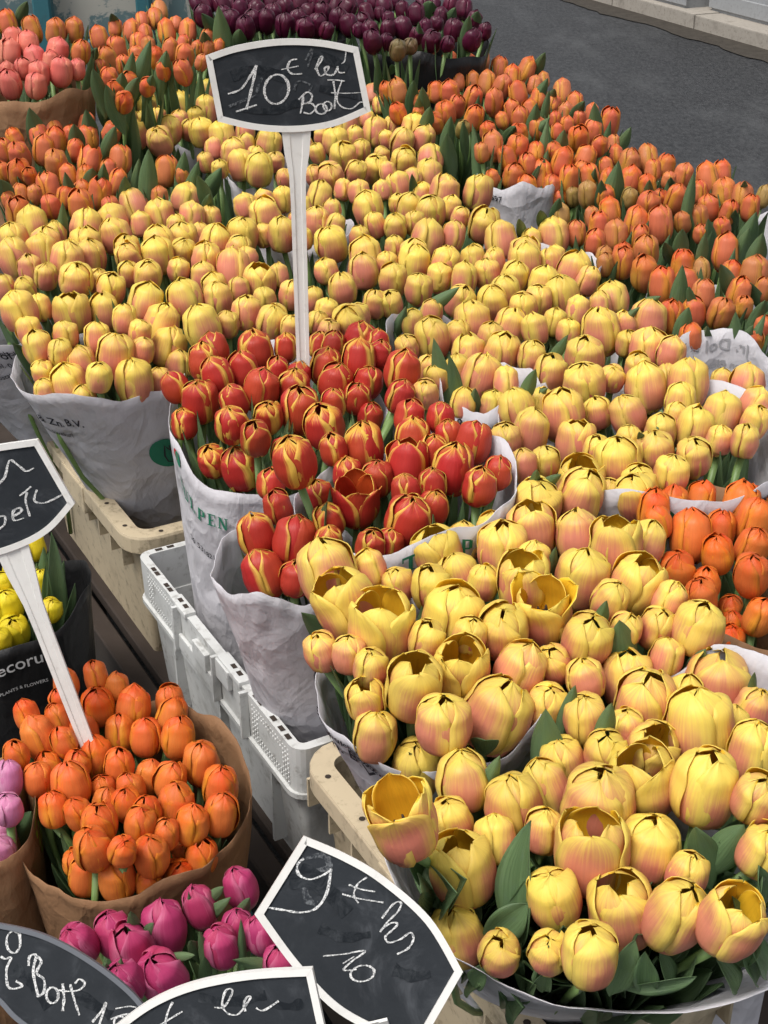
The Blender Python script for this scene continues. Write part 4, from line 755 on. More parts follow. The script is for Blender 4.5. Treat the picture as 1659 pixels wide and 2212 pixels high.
def quat_from(zdir, ydir):
    z = zdir.normalized(); y = (ydir - z * ydir.dot(z))
    y = y.normalized() if y.length > 1e-5 else z.orthogonal().normalized(); x = y.cross(z)
    return Matrix(((x.x, y.x, z.x), (x.y, y.y, z.y), (x.z, y.z, z.z))).to_quaternion()
def pos_word(t, b):
    ms = b[6]; xs = sorted(q['x'] for q in ms); ys = sorted(q['y'] for q in ms)
    fx = xs.index(t['x']) / max(1, len(xs) - 1); fy = ys.index(t['y']) / max(1, len(ys) - 1)
    h = 'left' if fx < .25 else 'right' if fx > .75 else 'centre-left' if fx < .5 else 'centre-right'
    v = 'back' if fy < .25 else 'front' if fy > .75 else 'inner'
    return f'{v} {h}'
trng = random.Random(21); TPX = {}; ROOTS = {}
for t in T:
    kind, b = t['kind'], BUNCH[t['b']]
    cxy, p, r = b[4], t['p'], t['r']
    zb = base_z(t['b']) + trng.uniform(0, .02)
    off = p - cxy; off.z = 0
    f_ = b[7] or cxy; ko = .35 if b[7] is None else min(.45, SL[B2S[t['b']]].rb * .70 / max(off.length, .01))
    root_p = Vector((f_.x + off.x * ko, f_.y + off.y * ko, zb))
    nm, desc = KNAME[kind]
    state = 'greenish closed' if t['green'] > .35 else 'wide open' if t['op'] > .75 else 'half open' if t['op'] > .35 else 'small closed' if r < RADR[kind][0] * 1.12 else 'large closed' if r > RADR[kind][1] * .93 else 'closed'
    root = thing(nm, f'{state} {desc}, {pos_word(t, b)} of {b[3]}', 'tulip', root_p, 'tulips of ' + b[3])
    TPX[root.name] = t['x']; ROOTS.setdefault(t['b'], []).append(root)
    # lean: outwards from the bunch, plus a little of its own
    lean = Vector((off.x, off.y, 0)) * 1.5 + Vector((trng.gauss(0, .11), trng.gauss(0, .11), 0))
    if kind in ('pink',): lean += Vector((-.12, -.1, 0))
    axis = (Vector((0, 0, 1)) + lean).normalized()
    H = KIND[kind][0]
    oi_ = min(range(len(OPENS)), key=lambda i: abs(OPENS[i] - t['op']))
    while (kind, oi_) not in PET: oi_ -= 1
    var = trng.choice(PET[(kind, oi_)])
    q = quat_from(axis, Vector((math.cos(a_ := trng.uniform(0, 6.28)), math.sin(a_), 0)))
    t['axis'] = axis
    hgt = trng.uniform(.94, 1.08) * (1.12 if t['green'] > .4 else 1)
    colr = (t['green'], min(.72, max(.2, trng.gauss(.46, .11))), trng.uniform(.88, 1.06), 1)
    hp = p - root_p; rr = r * .97
    for me in var:
        o = link('petal', me, None, root, hp); o.rotation_mode = 'QUATERNION'; o.rotation_quaternion = q; o.scale = (rr, rr, rr * hgt); o.color = colr
    if t['op'] > .45:
        o = link('stamens', STAMEN, None, root, hp); o.rotation_mode = 'QUATERNION'; o.rotation_quaternion = q; o.scale = (rr, rr, rr * hgt)
    foot = hp - axis * (rr * hgt * H * .49)
    o = link('stem', trng.choice(STEMS), None, root); o.rotation_mode = 'QUATERNION'; o.rotation_quaternion = quat_from(foot, Vector((1, 0, 0))); o.scale = (1, 1, foot.length)
    # leaves
    def leaf(tip, base, wid, face):
        o = link('leaf', trng.choice(LEAVES), None, root, base - root_p); o.rotation_mode = 'QUATERNION'
        d_ = tip - base; o.rotation_quaternion = quat_from(d_, face); o.scale = (wid, wid * 1.0, d_.length)
    for (a, bb, wd) in LEAFREQ.get(id(t), ()):
        dep = (p - CAM).dot(FWD)
        fp = CAM + ray(*bb) * (dep * 1.0); tp = CAM + ray(*a) * dep
        # the foot stays in the bunch, the tip leans a little to the viewer when it overlaps blooms
        tp = CAM + ray(*a) * (dep * .985); ext = fp - tp
        base = fp + ext * .9
        if base.z < root_p.z + .02: base = fp
        if t['b'] == 'YA': tp = CAM + ray(*a) * (dep * 1.01); base = CAM + ray(*bb) * (dep * 1.03); base += (base - tp) * .28
        elif b[7] is not None: base = root_p + (p - root_p) * .66 + (fp - p) * .25 - off * .12; tp = CAM + ray(*a) * (dep * 1.0)
        leaf(tp, base, wd * dep / FPX * 1.05, ((base - CAM) + Vector((trng.uniform(-.5, .5), 0, 0))) if b[7] is None or off.y > -.03 else off.normalized() + Vector((trng.uniform(-.4, .4), 0, 0)))
    for k in range(3 if kind == 'orange' else 2 if kind in ('pink', 'purple', 'lemon') else 4 if t['b'] == 'YA' else 2 if kind == 'yellow' else 1):
        az = trng.uniform(0, math.tau); rd = Vector((math.cos(az), math.sin(az), 0))
        if b[7] is not None and off.length > .02:
            if rd.dot(off) > 0: rd = -rd
        up = {'orange': trng.uniform(-.035, .020), 'pink': trng.uniform(-.05, -.01), 'purple': trng.uniform(-.04, .01), 'lemon': trng.uniform(-.03, .02), 'coral': -.05, 'yellow': trng.uniform(-.062, -.008)}.get(kind, trng.uniform(-.075, -.030))
        tip = p + rd * trng.uniform(r * 1.1, r * 1.7) + Vector((0, 0, up))
        base = root_p + (p - root_p) * (trng.uniform(.40, .55) if b[7] is None else trng.uniform(.64, .74)) - (off * .1 if b[7] is not None else off * 0)
        leaf(tip, base, trng.uniform(.026, .042) * (1.2 if kind in ('orange', 'pink') else 1.5 if t['b'] == 'YA' else 1), -rd if b[7] is None or off.length < .02 else off.normalized())

# broad leaves packed into the mouths of the nearest sleeves
def pack_leaves(key, count, front, wid):
    sl = SL[B2S[key]]; own = [(o, o.location.copy()) for o in ROOTS[key]]
    for _ in range(count):
        a_ = R(trng.uniform(-180, 0)) if trng.random() < front else R(trng.uniform(0, 180)); q = math.sqrt(trng.uniform(.15, .86)) * (sl.rt - .012)
        tip = Vector((sl.c.x + q * math.cos(a_), sl.c.y + q * math.sin(a_), sl.ztop(a_) + trng.uniform(-.045, .012)))
        hb = .55; ax_ = sl.foot + (sl.c - sl.foot) * hb; base = Vector((ax_.x + (tip.x - ax_.x) * .45, ax_.y + (tip.y - ax_.y) * .45, ax_.z))
        o, lp = trng.choice(own); d_ = tip - base
        l_ = link('leaf', trng.choice(LEAVES), None, o, base - lp); l_.rotation_mode = 'QUATERNION'; l_.rotation_quaternion = quat_from(d_, Vector((math.cos(a_), math.sin(a_), 0)) + Vector((trng.uniform(-.8, .8), trng.uniform(-.8, .8), 0))); l_.scale = (wid * trng.uniform(.8, 1.2), wid, d_.length)
pack_leaves('YA', 95, .75, .052); pack_leaves('YB', 40, .6, .045); pack_leaves('DB', 40, .5, .035); pack_leaves('RB', 25, .5, .032)
by = {}
for o in C.objects:
    if o.get('category') == 'tulip': by.setdefault(o['label'], []).append(o)
ORD = ['leftmost', 'second', 'third', 'fourth', 'fifth', 'sixth', 'seventh', 'eighth']
for lab, os_ in by.items():
    if len(os_) < 2: continue
    os_.sort(key=lambda o: TPX[o.name])
    for i, o in enumerate(os_):
        a_, b_ = lab.split(', ', 1); l2 = f'{ORD[min(i, 7)]} {a_}, {b_}' if i == 0 else f'{ORD[min(i, 7)]} {a_} from left, {b_}'
        o['label'] = l2 if len(l2.split()) <= 16 else l2.replace(' from left', '').replace('half open ', 'opening ').replace('small closed ', 'small ').replace('large closed ', 'large ')
# ================================================================ SLEEVES BUILT, LETTERED
# ---- lettering
SER = {'T': [(0, .85, .8, 1), (.3, 0, .5, .85), (.18, 0, .62, .07), (0, .66, .07, .85), (.73, .66, .8, .85)], 'U': [(.08, .16, .27, .93), (.6, .16, .7, .93), (.16, 0, .62, .17), (0, .93, .36, 1), (.5, .93, .8, 1)],
 'L': [(.1, 0, .29, 1), (0, .93, .39, 1), (0, 0, .7, .08), (.61, .08, .7, .3)], 'P': [(.1, 0, .29, 1), (0, 0, .4, .07), (.29, .91, .6, 1), (.29, .44, .6, .53), (.5, .5, .7, .94)],
 'E': [(.1, 0, .29, 1), (0, 0, .7, .08), (0, .92, .7, 1), (.29, .46, .5, .54), (.62, .08, .7, .28), (.62, .74, .7, .92), (.47, .38, .53, .62)], 'N': [(.08, 0, .18, .93), (.64, 0, .75, 1), (0, 0, .3, .07), (0, .93, .2, 1), (.54, .93, .84, 1)],
 'S': [(.06, .52, .24, .94), (.1, .88, .56, 1), (.1, .45, .56, .58), (.42, .06, .62, .52), (.06, 0, .54, .12), (0, 0, .06, .3), (.56, .7, .62, 1)], "'": [(.1, .7, .22, 1)]}
def serif(txt):
    out, x = [], 0; tot = sum(.95 if c_ not in "' " else .35 for c_ in txt); x = -tot / 2; lay = 0
    for c_ in txt:
        for (x0, y0, x1, y1) in SER.get(c_, []):
            lay = (lay + 1) % 5; z = lay * .00008
            out.append(([(x + x0, y0 - .5, z), (x + x1, y0 - .5, z), (x + x1, y1 - .5, z), (x + x0, y1 - .5, z)], [(0, 1, 2, 3)]))
        if c_ == 'N': out.append(([(x + .06, .5, .0005), (x + .28, .5, .0005), (x + .75, -.5, .0005), (x + .56, -.5, .0005)], [(3, 2, 1, 0)]))
        x += .95 if c_ not in "' " else .35
    return out
def sans(txt, bold=.0):
    cu = bpy.data.curves.new('lettering', 'FONT'); cu.body = txt; cu.align_x = 'CENTER'; cu.align_y = 'CENTER'; cu.offset = bold; cu.resolution_u = 3
    ob = bpy.data.objects.new('lettering', cu); me = bpy.data.meshes.new_from_object(ob)
    out = [([(v.co.x, v.co.y) for v in me.vertices], [list(p.vertices) for p in me.polygons])]
    bpy.data.objects.remove(ob); bpy.data.curves.remove(cu); bpy.data.meshes.remove(me); return out
def disc(r=.5, n=28, x=0, y=0): return [([(x + r * math.cos(k * math.tau / n), y + r * math.sin(k * math.tau / n)) for k in range(n)] + [(x, y)], [(k, (k + 1) % n, n) for k in range(n)])]
def stroke2(pts, w):
    vs, fs = [], []
    for i, p in enumerate(pts):
        a, b = Vector(pts[max(i - 1, 0)]), Vector(pts[min(i + 1, len(pts) - 1)]); d = (b - a).normalized(); nn = Vector((-d.y, d.x)) * w * .5
        vs += [(p[0] + nn.x, p[1] + nn.y), (p[0] - nn.x, p[1] - nn.y)]
        if i: fs.append((2 * i - 2, 2 * i - 1, 2 * i + 1, 2 * i))
    return [(vs, fs)]
def tulip_logo(w=.035):
    o = []
    for sx in (-1, 1):
        o += stroke2([(0, -.42), (sx * .2, -.36), (sx * .25, -.1), (sx * .2, .15), (sx * .16, .35), (sx * .08, .2), (0, .1)], w)
    o += stroke2([(0, -.4), (.03, -.1), (0, .12), (.0, .33)], w)
    return o

for k, (lab, mat_) in SLDEF.items(): SL[k].build(lab, mat_)
G, K_ = M['print_green'], M['print_black']
SL['s2'].wrap('printed_word', serif('TULPEN'), 432, 1108, .020, G, 0)
SL['s2'].wrap('printed_number', sans('06 53182185', .004), 446, 1190, .013, K_, 0)
SL['s2'].wrap('printed_flower', disc(.5), 388, 990, .022, G); SL['s2'].wrap('printed_petal', disc(.5), 381, 950, .016, M['print_red'])
SL['s3'].wrap('printed_word', serif("S TULPEN'S"), 1000, 1122, .025, G, 0)
SL['s1'].wrap('printed_emblem', disc(.5), 364, 980, .062, G); SL['s1'].wrap('printed_tulip', tulip_logo(.05), 366, 980, .05, K_, 0, off=.0024)
SL['s1'].wrap('printed_line', sans('Dol & Zn. B.V.', .012), 112, 905, .022, K_, -6); SL['s1'].wrap('printed_line', sans('Bloembollenkwekerij', .006), 108, 925, .012, K_, -6)
SL['s17'].wrap('printed_line', sans('Dol & Zn. B.V.', .012), 50, 735, .024, K_); SL['s17'].wrap('printed_line', sans('Bloembollenkwekerij', .006), 40, 762, .014, K_); SL['s17'].wrap('printed_line', sans('Tel. 01', .006), 10, 790, .014, K_); SL['s17'].wrap('printed_line', sans('Postal 5', .006), 14, 812, .013, K_)
for (tx, x, y, sz, bo) in (('Dol & Zn. B.V.', 722, 1530, .028, .014), ('Bloembollenkwekerij', 738, 1562, .015, .008), ('Tel. 01 87697', 742, 1600, .015, .008), ('J.', 725, 1665, .02, .012), ('Bloembollen', 738, 1690, .013, .008), ('Dol & Zn.', 785, 1735, .026, .014)):
    SL['s5'].wrap('printed_line', sans(tx, bo), x, y, sz, K_, -14)
SL['s7'].wrap('printed_number', sans('87697', .012), 1068, 412, .018, K_)
SL['s12'].wrap('printed_emblem', disc(.5), 690, 592, .055, G); SL['s12'].wrap('printed_tulip', tulip_logo(.05), 691, 592, .045, K_, off=.0024)
SL['s14'].wrap('printed_line', sans('Dol & Zn. B.V.', .014), 1020, 897, .026, K_); SL['s14'].wrap('printed_line', sans('Bloembollenkwekerij', .008), 1030, 924, .014, K_)
SL['s15'].wrap('printed_line', sans('Dol & Zn. B.V.', .014), 1600, 968, .025, K_, 2); SL['s15'].wrap('printed_line', sans('Bloembollenkwekerij', .008), 1590, 994, .016, K_, 2); SL['s15'].wrap('printed_emblem', disc(.5), 1442, 1062, .05, G); SL['s15'].wrap('printed_tulip', tulip_logo(.05), 1442, 1062, .042, K_, off=.0024)
SL['s6'].wrap('printed_emblem', disc(.5), 1395, 2170, .075, G); SL['s6'].wrap('printed_tulip', tulip_logo(.05), 1395, 2170, .06, K_, off=.0024); SL['s6'].wrap('printed_line', sans('Dol & Zn. B.V.', .014), 1560, 2085, .022, K_, 0)
SL['s23'].wrap('printed_word', sans('GREA', .02), 78, 1790, .030, M['print_lime'], 100)
SL['s24'].wrap('printed_word', sans('Decorum', .006), 40, 1430, .030, M['print_white'], 4); SL['s24'].wrap('printed_line', sans('PLANTS & FLOWERS', .004), 52, 1476, .008, M['print_white'], 4)
SL['s18'].wrap('printed_line', sans('Dol', .01), 1330, 690, .02, K_)
# back of a sleeve: print shows through, mirrored, on its inner face
s9 = SL['s9']
def inner_print(slv, polys, a_deg, h0, size, mat):
    a0 = R(a_deg); vs, fs = [], []; Rr = slv.rt; Hh = slv.ztop(a0) - slv.zb
    for v2, f2 in polys:
        n0 = len(vs)
        for (x, y, *zz) in v2:
            a = a0 + x * size / Rr; h = h0 + y * size / Hh; vs.append(slv.S(a, h) - slv.normal(a, h) * .0024 - slv.foot)
        fs += [[q + n0 for q in f] for f in f2]
    link('printed_line', mesh_from('printed_line', vs, fs), mat, slv.o)
M['print_faint'] = plain('faint_ink', (.33, .33, .35), .7, .2)
inner_print(s9, sans('Jr. Dol & Zn.', .012), 95, .955, .026, M['print_faint']); inner_print(s9, sans('en Bloembollen', .008), 95, .90, .018, M['print_faint'])
# blue printed sun on the sleeve of an orange bunch
b_ = Sleeve((1370, 600), .775, 70, FZ, .05, seed=9.1).build('white sleeve with a blue panel and white sun print at right', WP); SL['sun'] = b_
b_.wrap('blue_panel', [([(-1.0, -.5), (-.5, -.5), (0, -.5), (.5, -.5), (1.0, -.5), (1.0, .5), (.5, .5), (0, .5), (-.5, .5), (-1, .5)], [(0, 1, 8, 9), (1, 2, 7, 8), (2, 3, 6, 7), (3, 4, 5, 6)])], 1335, 612, .045, M['print_blue'], off=.003)
b_.wrap('printed_sun', disc(.2) + [q for k in range(10) for q in stroke2([(.27 * math.cos(k * .628), .27 * math.sin(k * .628)), (.46 * math.cos(k * .628), .46 * math.sin(k * .628))], .06)], 1332, 612, .036, M['print_white'], off=.006)

# ================================================================ CHALK BOARD SIGNS
def catmull(pts, n=8):
    out = []
    for i in range(len(pts) - 1):
        p = [pts[max(i - 1, 0)], pts[i], pts[i + 1], pts[min(i + 2, len(pts) - 1)]]
        for k in range(n):
            f = k / n; out.append(tuple(.5 * ((2 * b) + (c_ - a) * f + (2 * a - 5 * b + 4 * c_ - d) * f * f + (-a + 3 * b - 3 * c_ + d) * f ** 3) for a, b, c_, d in zip(*p)))
    out.append(tuple(pts[-1])); return out
class Board:
    def __init__(s, label, cpx, depth, normal, sides, frame=.008, framed=True, base=None):
        """sides: list of px polylines that run round the board; straight or curved"""
        s.n = Vector(normal).normalized(); s.p0 = CAM + ray(*cpx) * depth
        if s.n.dot(CAM - s.p0) < 0: s.n = -s.n
        s.y = (Vector((0, 0, 1)) - s.n * s.n.z).normalized(); s.x = s.y.cross(s.n)
        out = []
        for sd_ in sides:
            q = [s.loc(*p) for p in sd_]; out += (catmull(q, 8) if len(q) > 2 else q)[:-1]
        if sum(a[0] * b[1] - b[0] * a[1] for a, b in zip(out, out[1:] + out[:1])) < 0: out = out[::-1]
        s.out = out; n = len(out); ins = []
        for i in range(n):
            a, b, c_ = Vector(out[i - 1]), Vector(out[i]), Vector(out[(i + 1) % n])
            d1, d2 = (b - a).normalized(), (c_ - b).normalized(); n1, n2 = Vector((-d1.y, d1.x)), Vector((-d2.y, d2.x)); bs = (n1 + n2).normalized()
            ins.append(b + bs * (frame / max(.45, bs.dot(n1))))
        s.base = Vector(base) if base else s.p0.copy()
        s.o = thing('chalkboard_sign', label, 'price sign', s.base, 'chalkboard price signs')
        th = .004
        def W(p, h): return s.p0 + s.x * p[0] + s.y * p[1] + s.n * h - s.base
        m = MB(); m.add([W(p, .0012) for p in ins], [list(range(n))]); m.add([W(p, -th * .6) for p in ins], [list(range(n))[::-1]])
        link('board', m.mesh('board'), M['slate'], s.o)
        m = MB(); rows = [[W(p, .0005) for p in ins], [W(p, .0032) for p in ins], [W(p, .0032) for p in out], [W(p, -th) for p in out], [W(p, -th) for p in ins]]
        for rw in rows: m.v += rw
        for i in range(5):
            j = (i + 1) % 5
            for k in range(n): m.f.append([i * n + k, i * n + (k + 1) % n, j * n + (k + 1) % n, j * n + k])
        link('frame', m.mesh('frame'), M['sign_white'] if framed else M['slate_rim'], s.o); s.W = W
    def loc(s, x, y):
        q = on_plane(x, y, s.p0, s.n) - s.p0; return (q.dot(s.x), q.dot(s.y))
    def chalk(s, tl, pts, w=7, mat='chalk', h=.0018, curve=True):
        ox, oy = TILE[tl]; q = [s.loc(ox + a * .5, oy + b * .5) for a, b in pts]
        if curve and len(q) > 2: q = catmull(q, 6)
        wd = w * .49 * (s.p0 - CAM).dot(FWD) / FPX; vs, fs = [], []; nn = len(q); sd_ = rng.uniform(0, 99)
        for i, p in enumerate(q):
            a, b = Vector(q[max(i - 1, 0)]), Vector(q[min(i + 1, nn - 1)]); d = (b - a)
            d = d.normalized() if d.length > 1e-9 else Vector((1, 0)); pn = Vector((-d.y, d.x)) * wd * (.72 + .55 * abs(d.y)) * (.5 + .34 * mnoise.noise(Vector((i * .45, sd_, 0))))
            vs += [s.W(Vector(p) + pn, h), s.W(Vector(p) - pn, h)]
            if i: fs.append((2 * i - 2, 2 * i - 1, 2 * i + 1, 2 * i))
        s.k = getattr(s, 'k', 0) + 1
        for v in vs: v += s.n * (s.k % 40) * .00002
        link('chalk_stroke', mesh_from('chalk_stroke', vs, fs), M[mat], s.o)
    def post(s, a_px, b_px, b_depth, w0, w1, neck=.06):
        top = on_plane(*a_px, s.p0, s.n) - s.n * .001; bot = CAM + ray(*b_px) * b_depth; ax = (bot - top); L = ax.length; ax.normalize()
        bot = bot + ax * .10; L += .10
        sx = s.x - ax * s.x.dot(ax); sx.normalize(); sn = sx.cross(ax)
        if sn.dot(s.n) < 0: sn = -sn
        m = MB(); rows = []
        for t, wd, th in ((-.012, w0, .003), (.0, w0, .004), (.03, w0 * .86, .005), (neck, w1 * 1.12, .006), (neck + .04, w1, .006), (L * .6, w1 * .95, .006), (L, w1 * .8, .005)):
            c_ = top + ax * t; rows.append([c_ - sx * wd / 2 - sn * th / 2, c_ + sx * wd / 2 - sn * th / 2, c_ + sx * wd / 2 + sn * th / 2, c_ + sx * wd * .24 + sn * th / 2, c_ + sx * wd * .2 + sn * th * .2, c_ - sx * wd * .2 + sn * th * .2, c_ - sx * wd * .24 + sn * th / 2, c_ - sx * wd / 2 + sn * th / 2])
        for rw in rows: m.v += [p - s.base for p in rw]
        n_ = 8
        for i in range(len(rows) - 1):
            for k in range(n_): m.f.append([i * n_ + k, i * n_ + (k + 1) % n_, (i + 1) * n_ + (k + 1) % n_, (i + 1) * n_ + k])
        m.f += [list(range(n_))[::-1], list(range((len(rows) - 1) * n_, len(rows) * n_))]
        link('post', m.mesh('post'), M['sign_white'], s.o)
def circ(x, y, rx, ry, rot=0, a0=0, a1=380, n=14):
    return [(x + rx * math.cos(R(a)) * math.cos(R(rot)) - ry * math.sin(R(a)) * math.sin(R(rot)), y + rx * math.cos(R(a)) * math.sin(R(rot)) + ry * math.sin(R(a)) * math.cos(R(rot))) for a in [a0 + (a1 - a0) * k / n for k in range(n + 1)]]

pb = CAM + ray(655, 790) * 2.10
b1 = Board('white framed chalkboard on a tall post reading 10 euro above the red tulips', (625, 185), 1.93, (.03, -1, .12),
    [[(444, 120), (510, 98), (600, 84), (690, 86), (774, 102)], [(774, 102), (801, 240)], [(801, 240), (720, 273), (635, 285), (550, 280), (471, 262)], [(471, 262), (444, 120)]], .0085, base=pb)
b1.post((640, 284), (655, 790), 2.10, .041, .0215)
for w_, pts in ((8, [(985, 405), (1040, 385), (1080, 330), (1108, 282)]), (9, [(1108, 282), (1090, 370), (1065, 472)]), (8, [(1020, 482), (1110, 452)]), (9, circ(1195, 385, 52, 64, 12, -60, 310)), (7, [(1285, 255), (1255, 262), (1242, 295), (1262, 318), (1305, 318)]), (6, [(1215, 300), (1290, 285)]),
    (7, [(1362, 300), (1392, 255), (1385, 245), (1368, 290), (1385, 328), (1415, 305), (1418, 288), (1403, 295), (1410, 320), (1440, 322), (1458, 295)]), (7, [(1458, 285), (1465, 312), (1490, 312)]), (5, [(1495, 210), (1490, 260), (1475, 275)]), (7, [(1312, 405), (1306, 450), (1298, 490)]), (7, [(1290, 430), (1325, 398), (1348, 412), (1340, 438), (1312, 448), (1345, 446), (1362, 468), (1340, 490), (1312, 485)]),
    (7, circ(1388, 470, 24, 22, 0)), (6, circ(1415, 458, 18, 20, 0)), (6, [(1440, 350), (1448, 410), (1445, 470)]), (6, [(1415, 345), (1450, 345), (1490, 350)]), (6, [(1478, 345), (1455, 420), (1475, 460), (1520, 468), (1560, 440), (1590, 458)]), (5, [(1430, 400), (1500, 402), (1580, 398)])):
    b1.chalk(1, pts, w_)
for w_, pts in ((10, [(1110, 400), (1140, 320), (1190, 300), (1200, 330)]), (9, [(1270, 390), (1290, 350), (1345, 370), (1330, 400)]), (12, [(990, 460), (1060, 430), (1110, 410)]), (8, [(1320, 260), (1350, 210), (1330, 290)])): b1.chalk(1, pts, w_, 'smudge', .0014)

b2 = Board('white framed chalkboard tilted to the right reading 9 and 10 at bottom centre', (775, 2020), 1.15, (.10, -.80, .62),
    [[(656, 1805), (745, 1843), (829, 1893), (930, 1983), (999, 2098)], [(999, 2098), (905, 2262)], [(905, 2262), (820, 2235), (720, 2180), (630, 2085), (550, 1975)], [(550, 1975), (656, 1805)]], .0062)
for w_, pts in ((9, [(1312, 522), (1285, 548), (1290, 590), (1335, 612), (1390, 596), (1428, 572)]), (10, [(1430, 566), (1412, 668), (1368, 735), (1300, 755), (1230, 745), (1155, 733)]), (7, [(1585, 603), (1545, 632), (1528, 680), (1548, 714)]), (7, [(1505, 635), (1560, 655), (1620, 665)]), (7, [(1478, 675), (1550, 695), (1655, 712)]), (8, [(1395, 943), (1480, 935), (1578, 920), (1520, 965), (1484, 1003), (1540, 1000)]), (8, circ(1565, 1018, 52, 34, -10)), (6, [(1480, 975), (1530, 945)])):
    b2.chalk(7, pts, w_)
for w_, pts in ((7, [(-10, 780), (40, 718), (72, 712), (60, 750), (10, 800), (-18, 840)]), (8, [(-15, 830), (30, 800), (58, 805), (30, 835), (5, 860), (20, 885), (70, 870), (112, 842), (126, 868), (105, 908), (55, 935)])): b2.chalk(8, pts, w_)
for w_, pts in ((26, [(1320, 520), (1400, 510), (1420, 560), (1330, 580)]), (30, [(1310, 640), (1330, 700), (1370, 720)])): b2.chalk(7, pts, w_, 'smudge', .0014)
for tl_, w_, pts in ((7, 60, [(1250, 620), (1400, 650), (1500, 760)]), (7, 50, [(1380, 820), (1480, 860), (1600, 850)]), (7, 40, [(1300, 560), (1380, 600), (1420, 680)]), (8, 50, [(40, 1000), (120, 1030), (200, 1020)])): b2.chalk(tl_, pts, w_, 'smear', .00145)
for w_, pts in ((50, [(1000, 330), (1100, 300), (1250, 340)]), (44, [(1350, 240), (1430, 260), (1500, 300)]), (40, [(1020, 460), (1150, 480), (1300, 440)]), (36, [(1380, 380), (1480, 400), (1560, 420)])): b1.chalk(1, pts, w_, 'smear', .00135)
b2.post((810, 2228), (880, 2420), 1.22, .026, .018)

b3 = Board('white framed chalkboard lettered les at the bottom edge, in front', (500, 2190), 1.0, (-.05, -.85, .5),
    [[(236, 2225), (320, 2163), (415, 2122), (540, 2098), (675, 2090)], [(675, 2090), (712, 2262)], [(712, 2262), (600, 2300), (480, 2320), (360, 2335), (262, 2350)], [(262, 2350), (236, 2225)]], .0052)
for w_, pts in ((8, [(748, 1140), (725, 1190), (712, 1260)]), (7, [(690, 1240), (740, 1210), (790, 1180)]), (8, [(928, 1162), (970, 1160), (1005, 1100), (998, 1082), (975, 1095), (962, 1150), (985, 1188), (1030, 1192), (1065, 1150), (1085, 1118), (1070, 1118), (1055, 1145), (1062, 1180)]), (8, [(1108, 1165), (1140, 1176), (1205, 1135)])): b3.chalk(7, pts, w_)
for w_, pts in ((50, [(860, 1120), (1000, 1140), (1150, 1110)]), (40, [(1180, 1150), (1260, 1160), (1310, 1140)])): b3.chalk(7, pts, w_, 'smear', .00135)
b3.post((500, 2325), (520, 2500), 1.08, .026, .02)

b4 = Board('grey rimmed oval chalkboard reading 9 Bott 10 at the bottom left corner', (150, 2120), 1.30, (.05, -.8, .6),
    [[(-70, 1988), (0, 1994), (100, 2019), (200, 2073), (290, 2145), (345, 2220)], [(345, 2220), (330, 2330)], [(330, 2330), (180, 2300), (45, 2212), (-10, 2158), (-110, 2080)], [(-110, 2080), (-70, 1988)]], .0045, False)
for w_, pts in ((9, [(86, 848), (58, 833), (32, 862), (36, 912), (66, 930), (88, 900), (86, 850), (80, 838)]), (9, [(5, 945), (25, 955), (50, 950), (30, 1000), (35, 1070), (60, 1084), (98, 1072), (70, 1050)]), (9, [(125, 985), (130, 945), (158, 940), (145, 1010), (165, 1110)]), (9, [(148, 935), (180, 965), (160, 1015), (192, 1045), (190, 1100), (160, 1118)]), (9, circ(228, 1112, 26, 34)), (9, [(272, 1062), (278, 1120), (272, 1180)]), (8, [(305, 1065), (325, 1140), (345, 1198)]), (8, [(255, 1090), (300, 1095), (345, 1088), (368, 1062), (345, 1042), (325, 1062)]), (9, [(400, 1228), (440, 1180), (460, 1145), (430, 1240)]), (8, circ(520, 1230, 26, 26)), (7, [(500, 1170), (560, 1160), (590, 1165)]), (9, [(480, 1215), (540, 1195), (600, 1190)])): b4.chalk(7, pts, w_)
for w_, pts in ((50, [(60, 1000), (150, 1060), (220, 1160)]), (44, [(300, 1090), (400, 1150), (480, 1200)])): b4.chalk(7, pts, w_, 'smear', .00135)
b4.post((110, 2260), (140, 2480), 1.4, .03, .02)

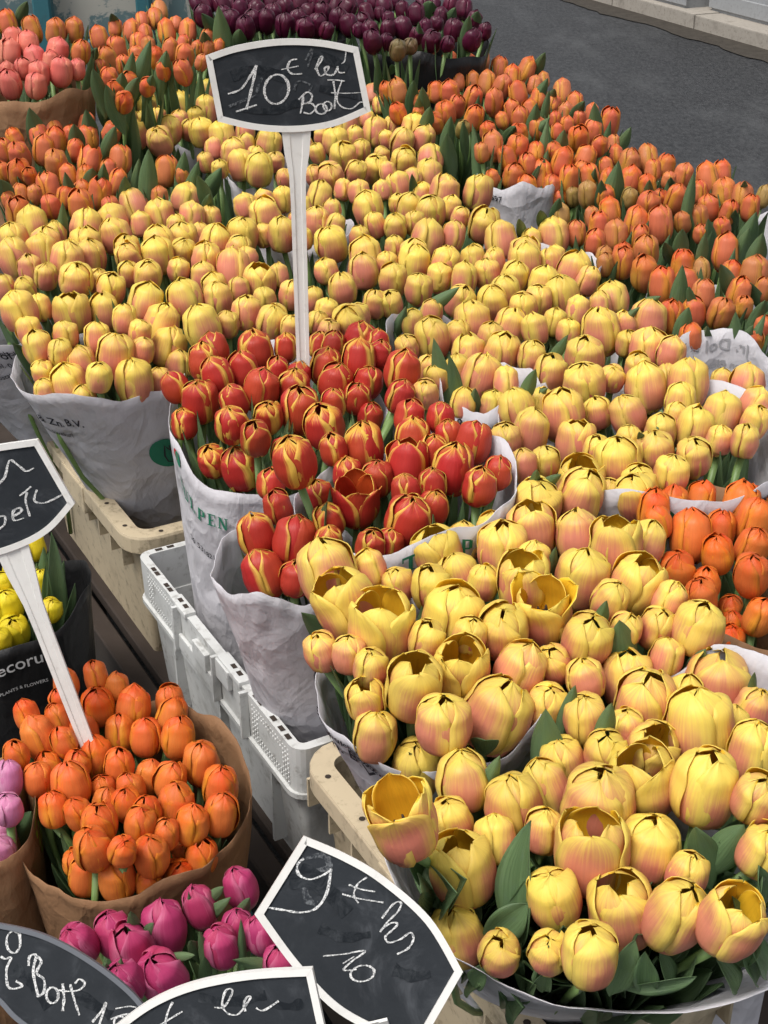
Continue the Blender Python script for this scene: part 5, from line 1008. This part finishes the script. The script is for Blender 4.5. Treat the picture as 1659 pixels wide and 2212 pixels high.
pb5 = CAM + ray(170, 1560) * 1.76
b5 = Board('white framed chalkboard cut by the left edge on a leaning white post', (20, 1080), 1.68, (.10, -1, .25),
    [[(-210, 1030), (-120, 985), (-20, 963), (82, 948)], [(82, 948), (162, 1087)], [(162, 1087), (110, 1145), (47, 1181), (-40, 1208), (-140, 1225)], [(-140, 1225), (-210, 1030)]], .0075, base=pb5)
for tl, w_, pts in ((3, 8, [(-20, 1040), (20, 1000), (36, 940), (50, 925), (90, 955), (115, 972), (148, 958)]), (3, 7, [(85, 1078), (110, 1060), (135, 1038)]), (5, 8, [(118, 0), (112, 40), (130, 105)]), (5, 8, [(160, -10), (150, 38), (200, 45), (290, 0)]), (5, 8, [(50, 108), (92, 85), (85, 68), (58, 85), (62, 122), (105, 112)]), (5, 8, [(-10, 165), (20, 140), (22, 105), (-5, 110), (-20, 140)])): b5.chalk(tl, pts, w_)
b5.post((28, 1190), (168, 1552), 1.76, .040, .021, .07)

# ================================================================ TEAL CART AT THE BACK LEFT
ct = at(60, 30, .6); cart = thing('teal_cart', 'teal painted metal cart with flaking pale panel behind the orange tulips at top left', 'cart', (ct.x, ct.y, 0))
cy = 4.55
def cpart(name, m, mat): link(name, bevel_mesh(m, .006, 1), mat, cart, -cart.location)
def xat(px, yy, z):
    d = ray(px, 0); return (px - 829.5) / FPX * (yy * cp + (CAMZ - z) * sp_)
for px0, px1 in ((68, 108), (292, 325)):
    x0, x1 = xat(px0, cy, .95), xat(px1, cy, .95); m = MB(); m.box((x0, cy, 0), (x1 - x0, 0, 0), (0, .05, 0), (0, 0, 1.15)); cpart('post', m.mesh('post'), M['teal'])
s = NT('flaking_panel'); o = s.pos(); fl = s.ss(s.noise(o, 7, 6, .7, .5), .48, .54)
M['flake'] = s.bsdf(s.mix(fl, (.10, .16, .17), (.38, .37, .33)), .6)
x0, x1 = xat(-60, cy, .95), xat(480, cy, .95)
m = MB(); m.box((x0, cy + .08, .83), (x1 - x0, 0, 0), (0, .02, 0), (0, 0, .35)); cpart('panel', m.mesh('panel'), M['flake'])
m = MB(); m.box((x0, cy + .051, .78), (x1 - x0, 0, 0), (0, .03, 0), (0, 0, .05)); cpart('rail', m.mesh('rail'), M['teal'])
print('objects', len(bpy.data.objects))
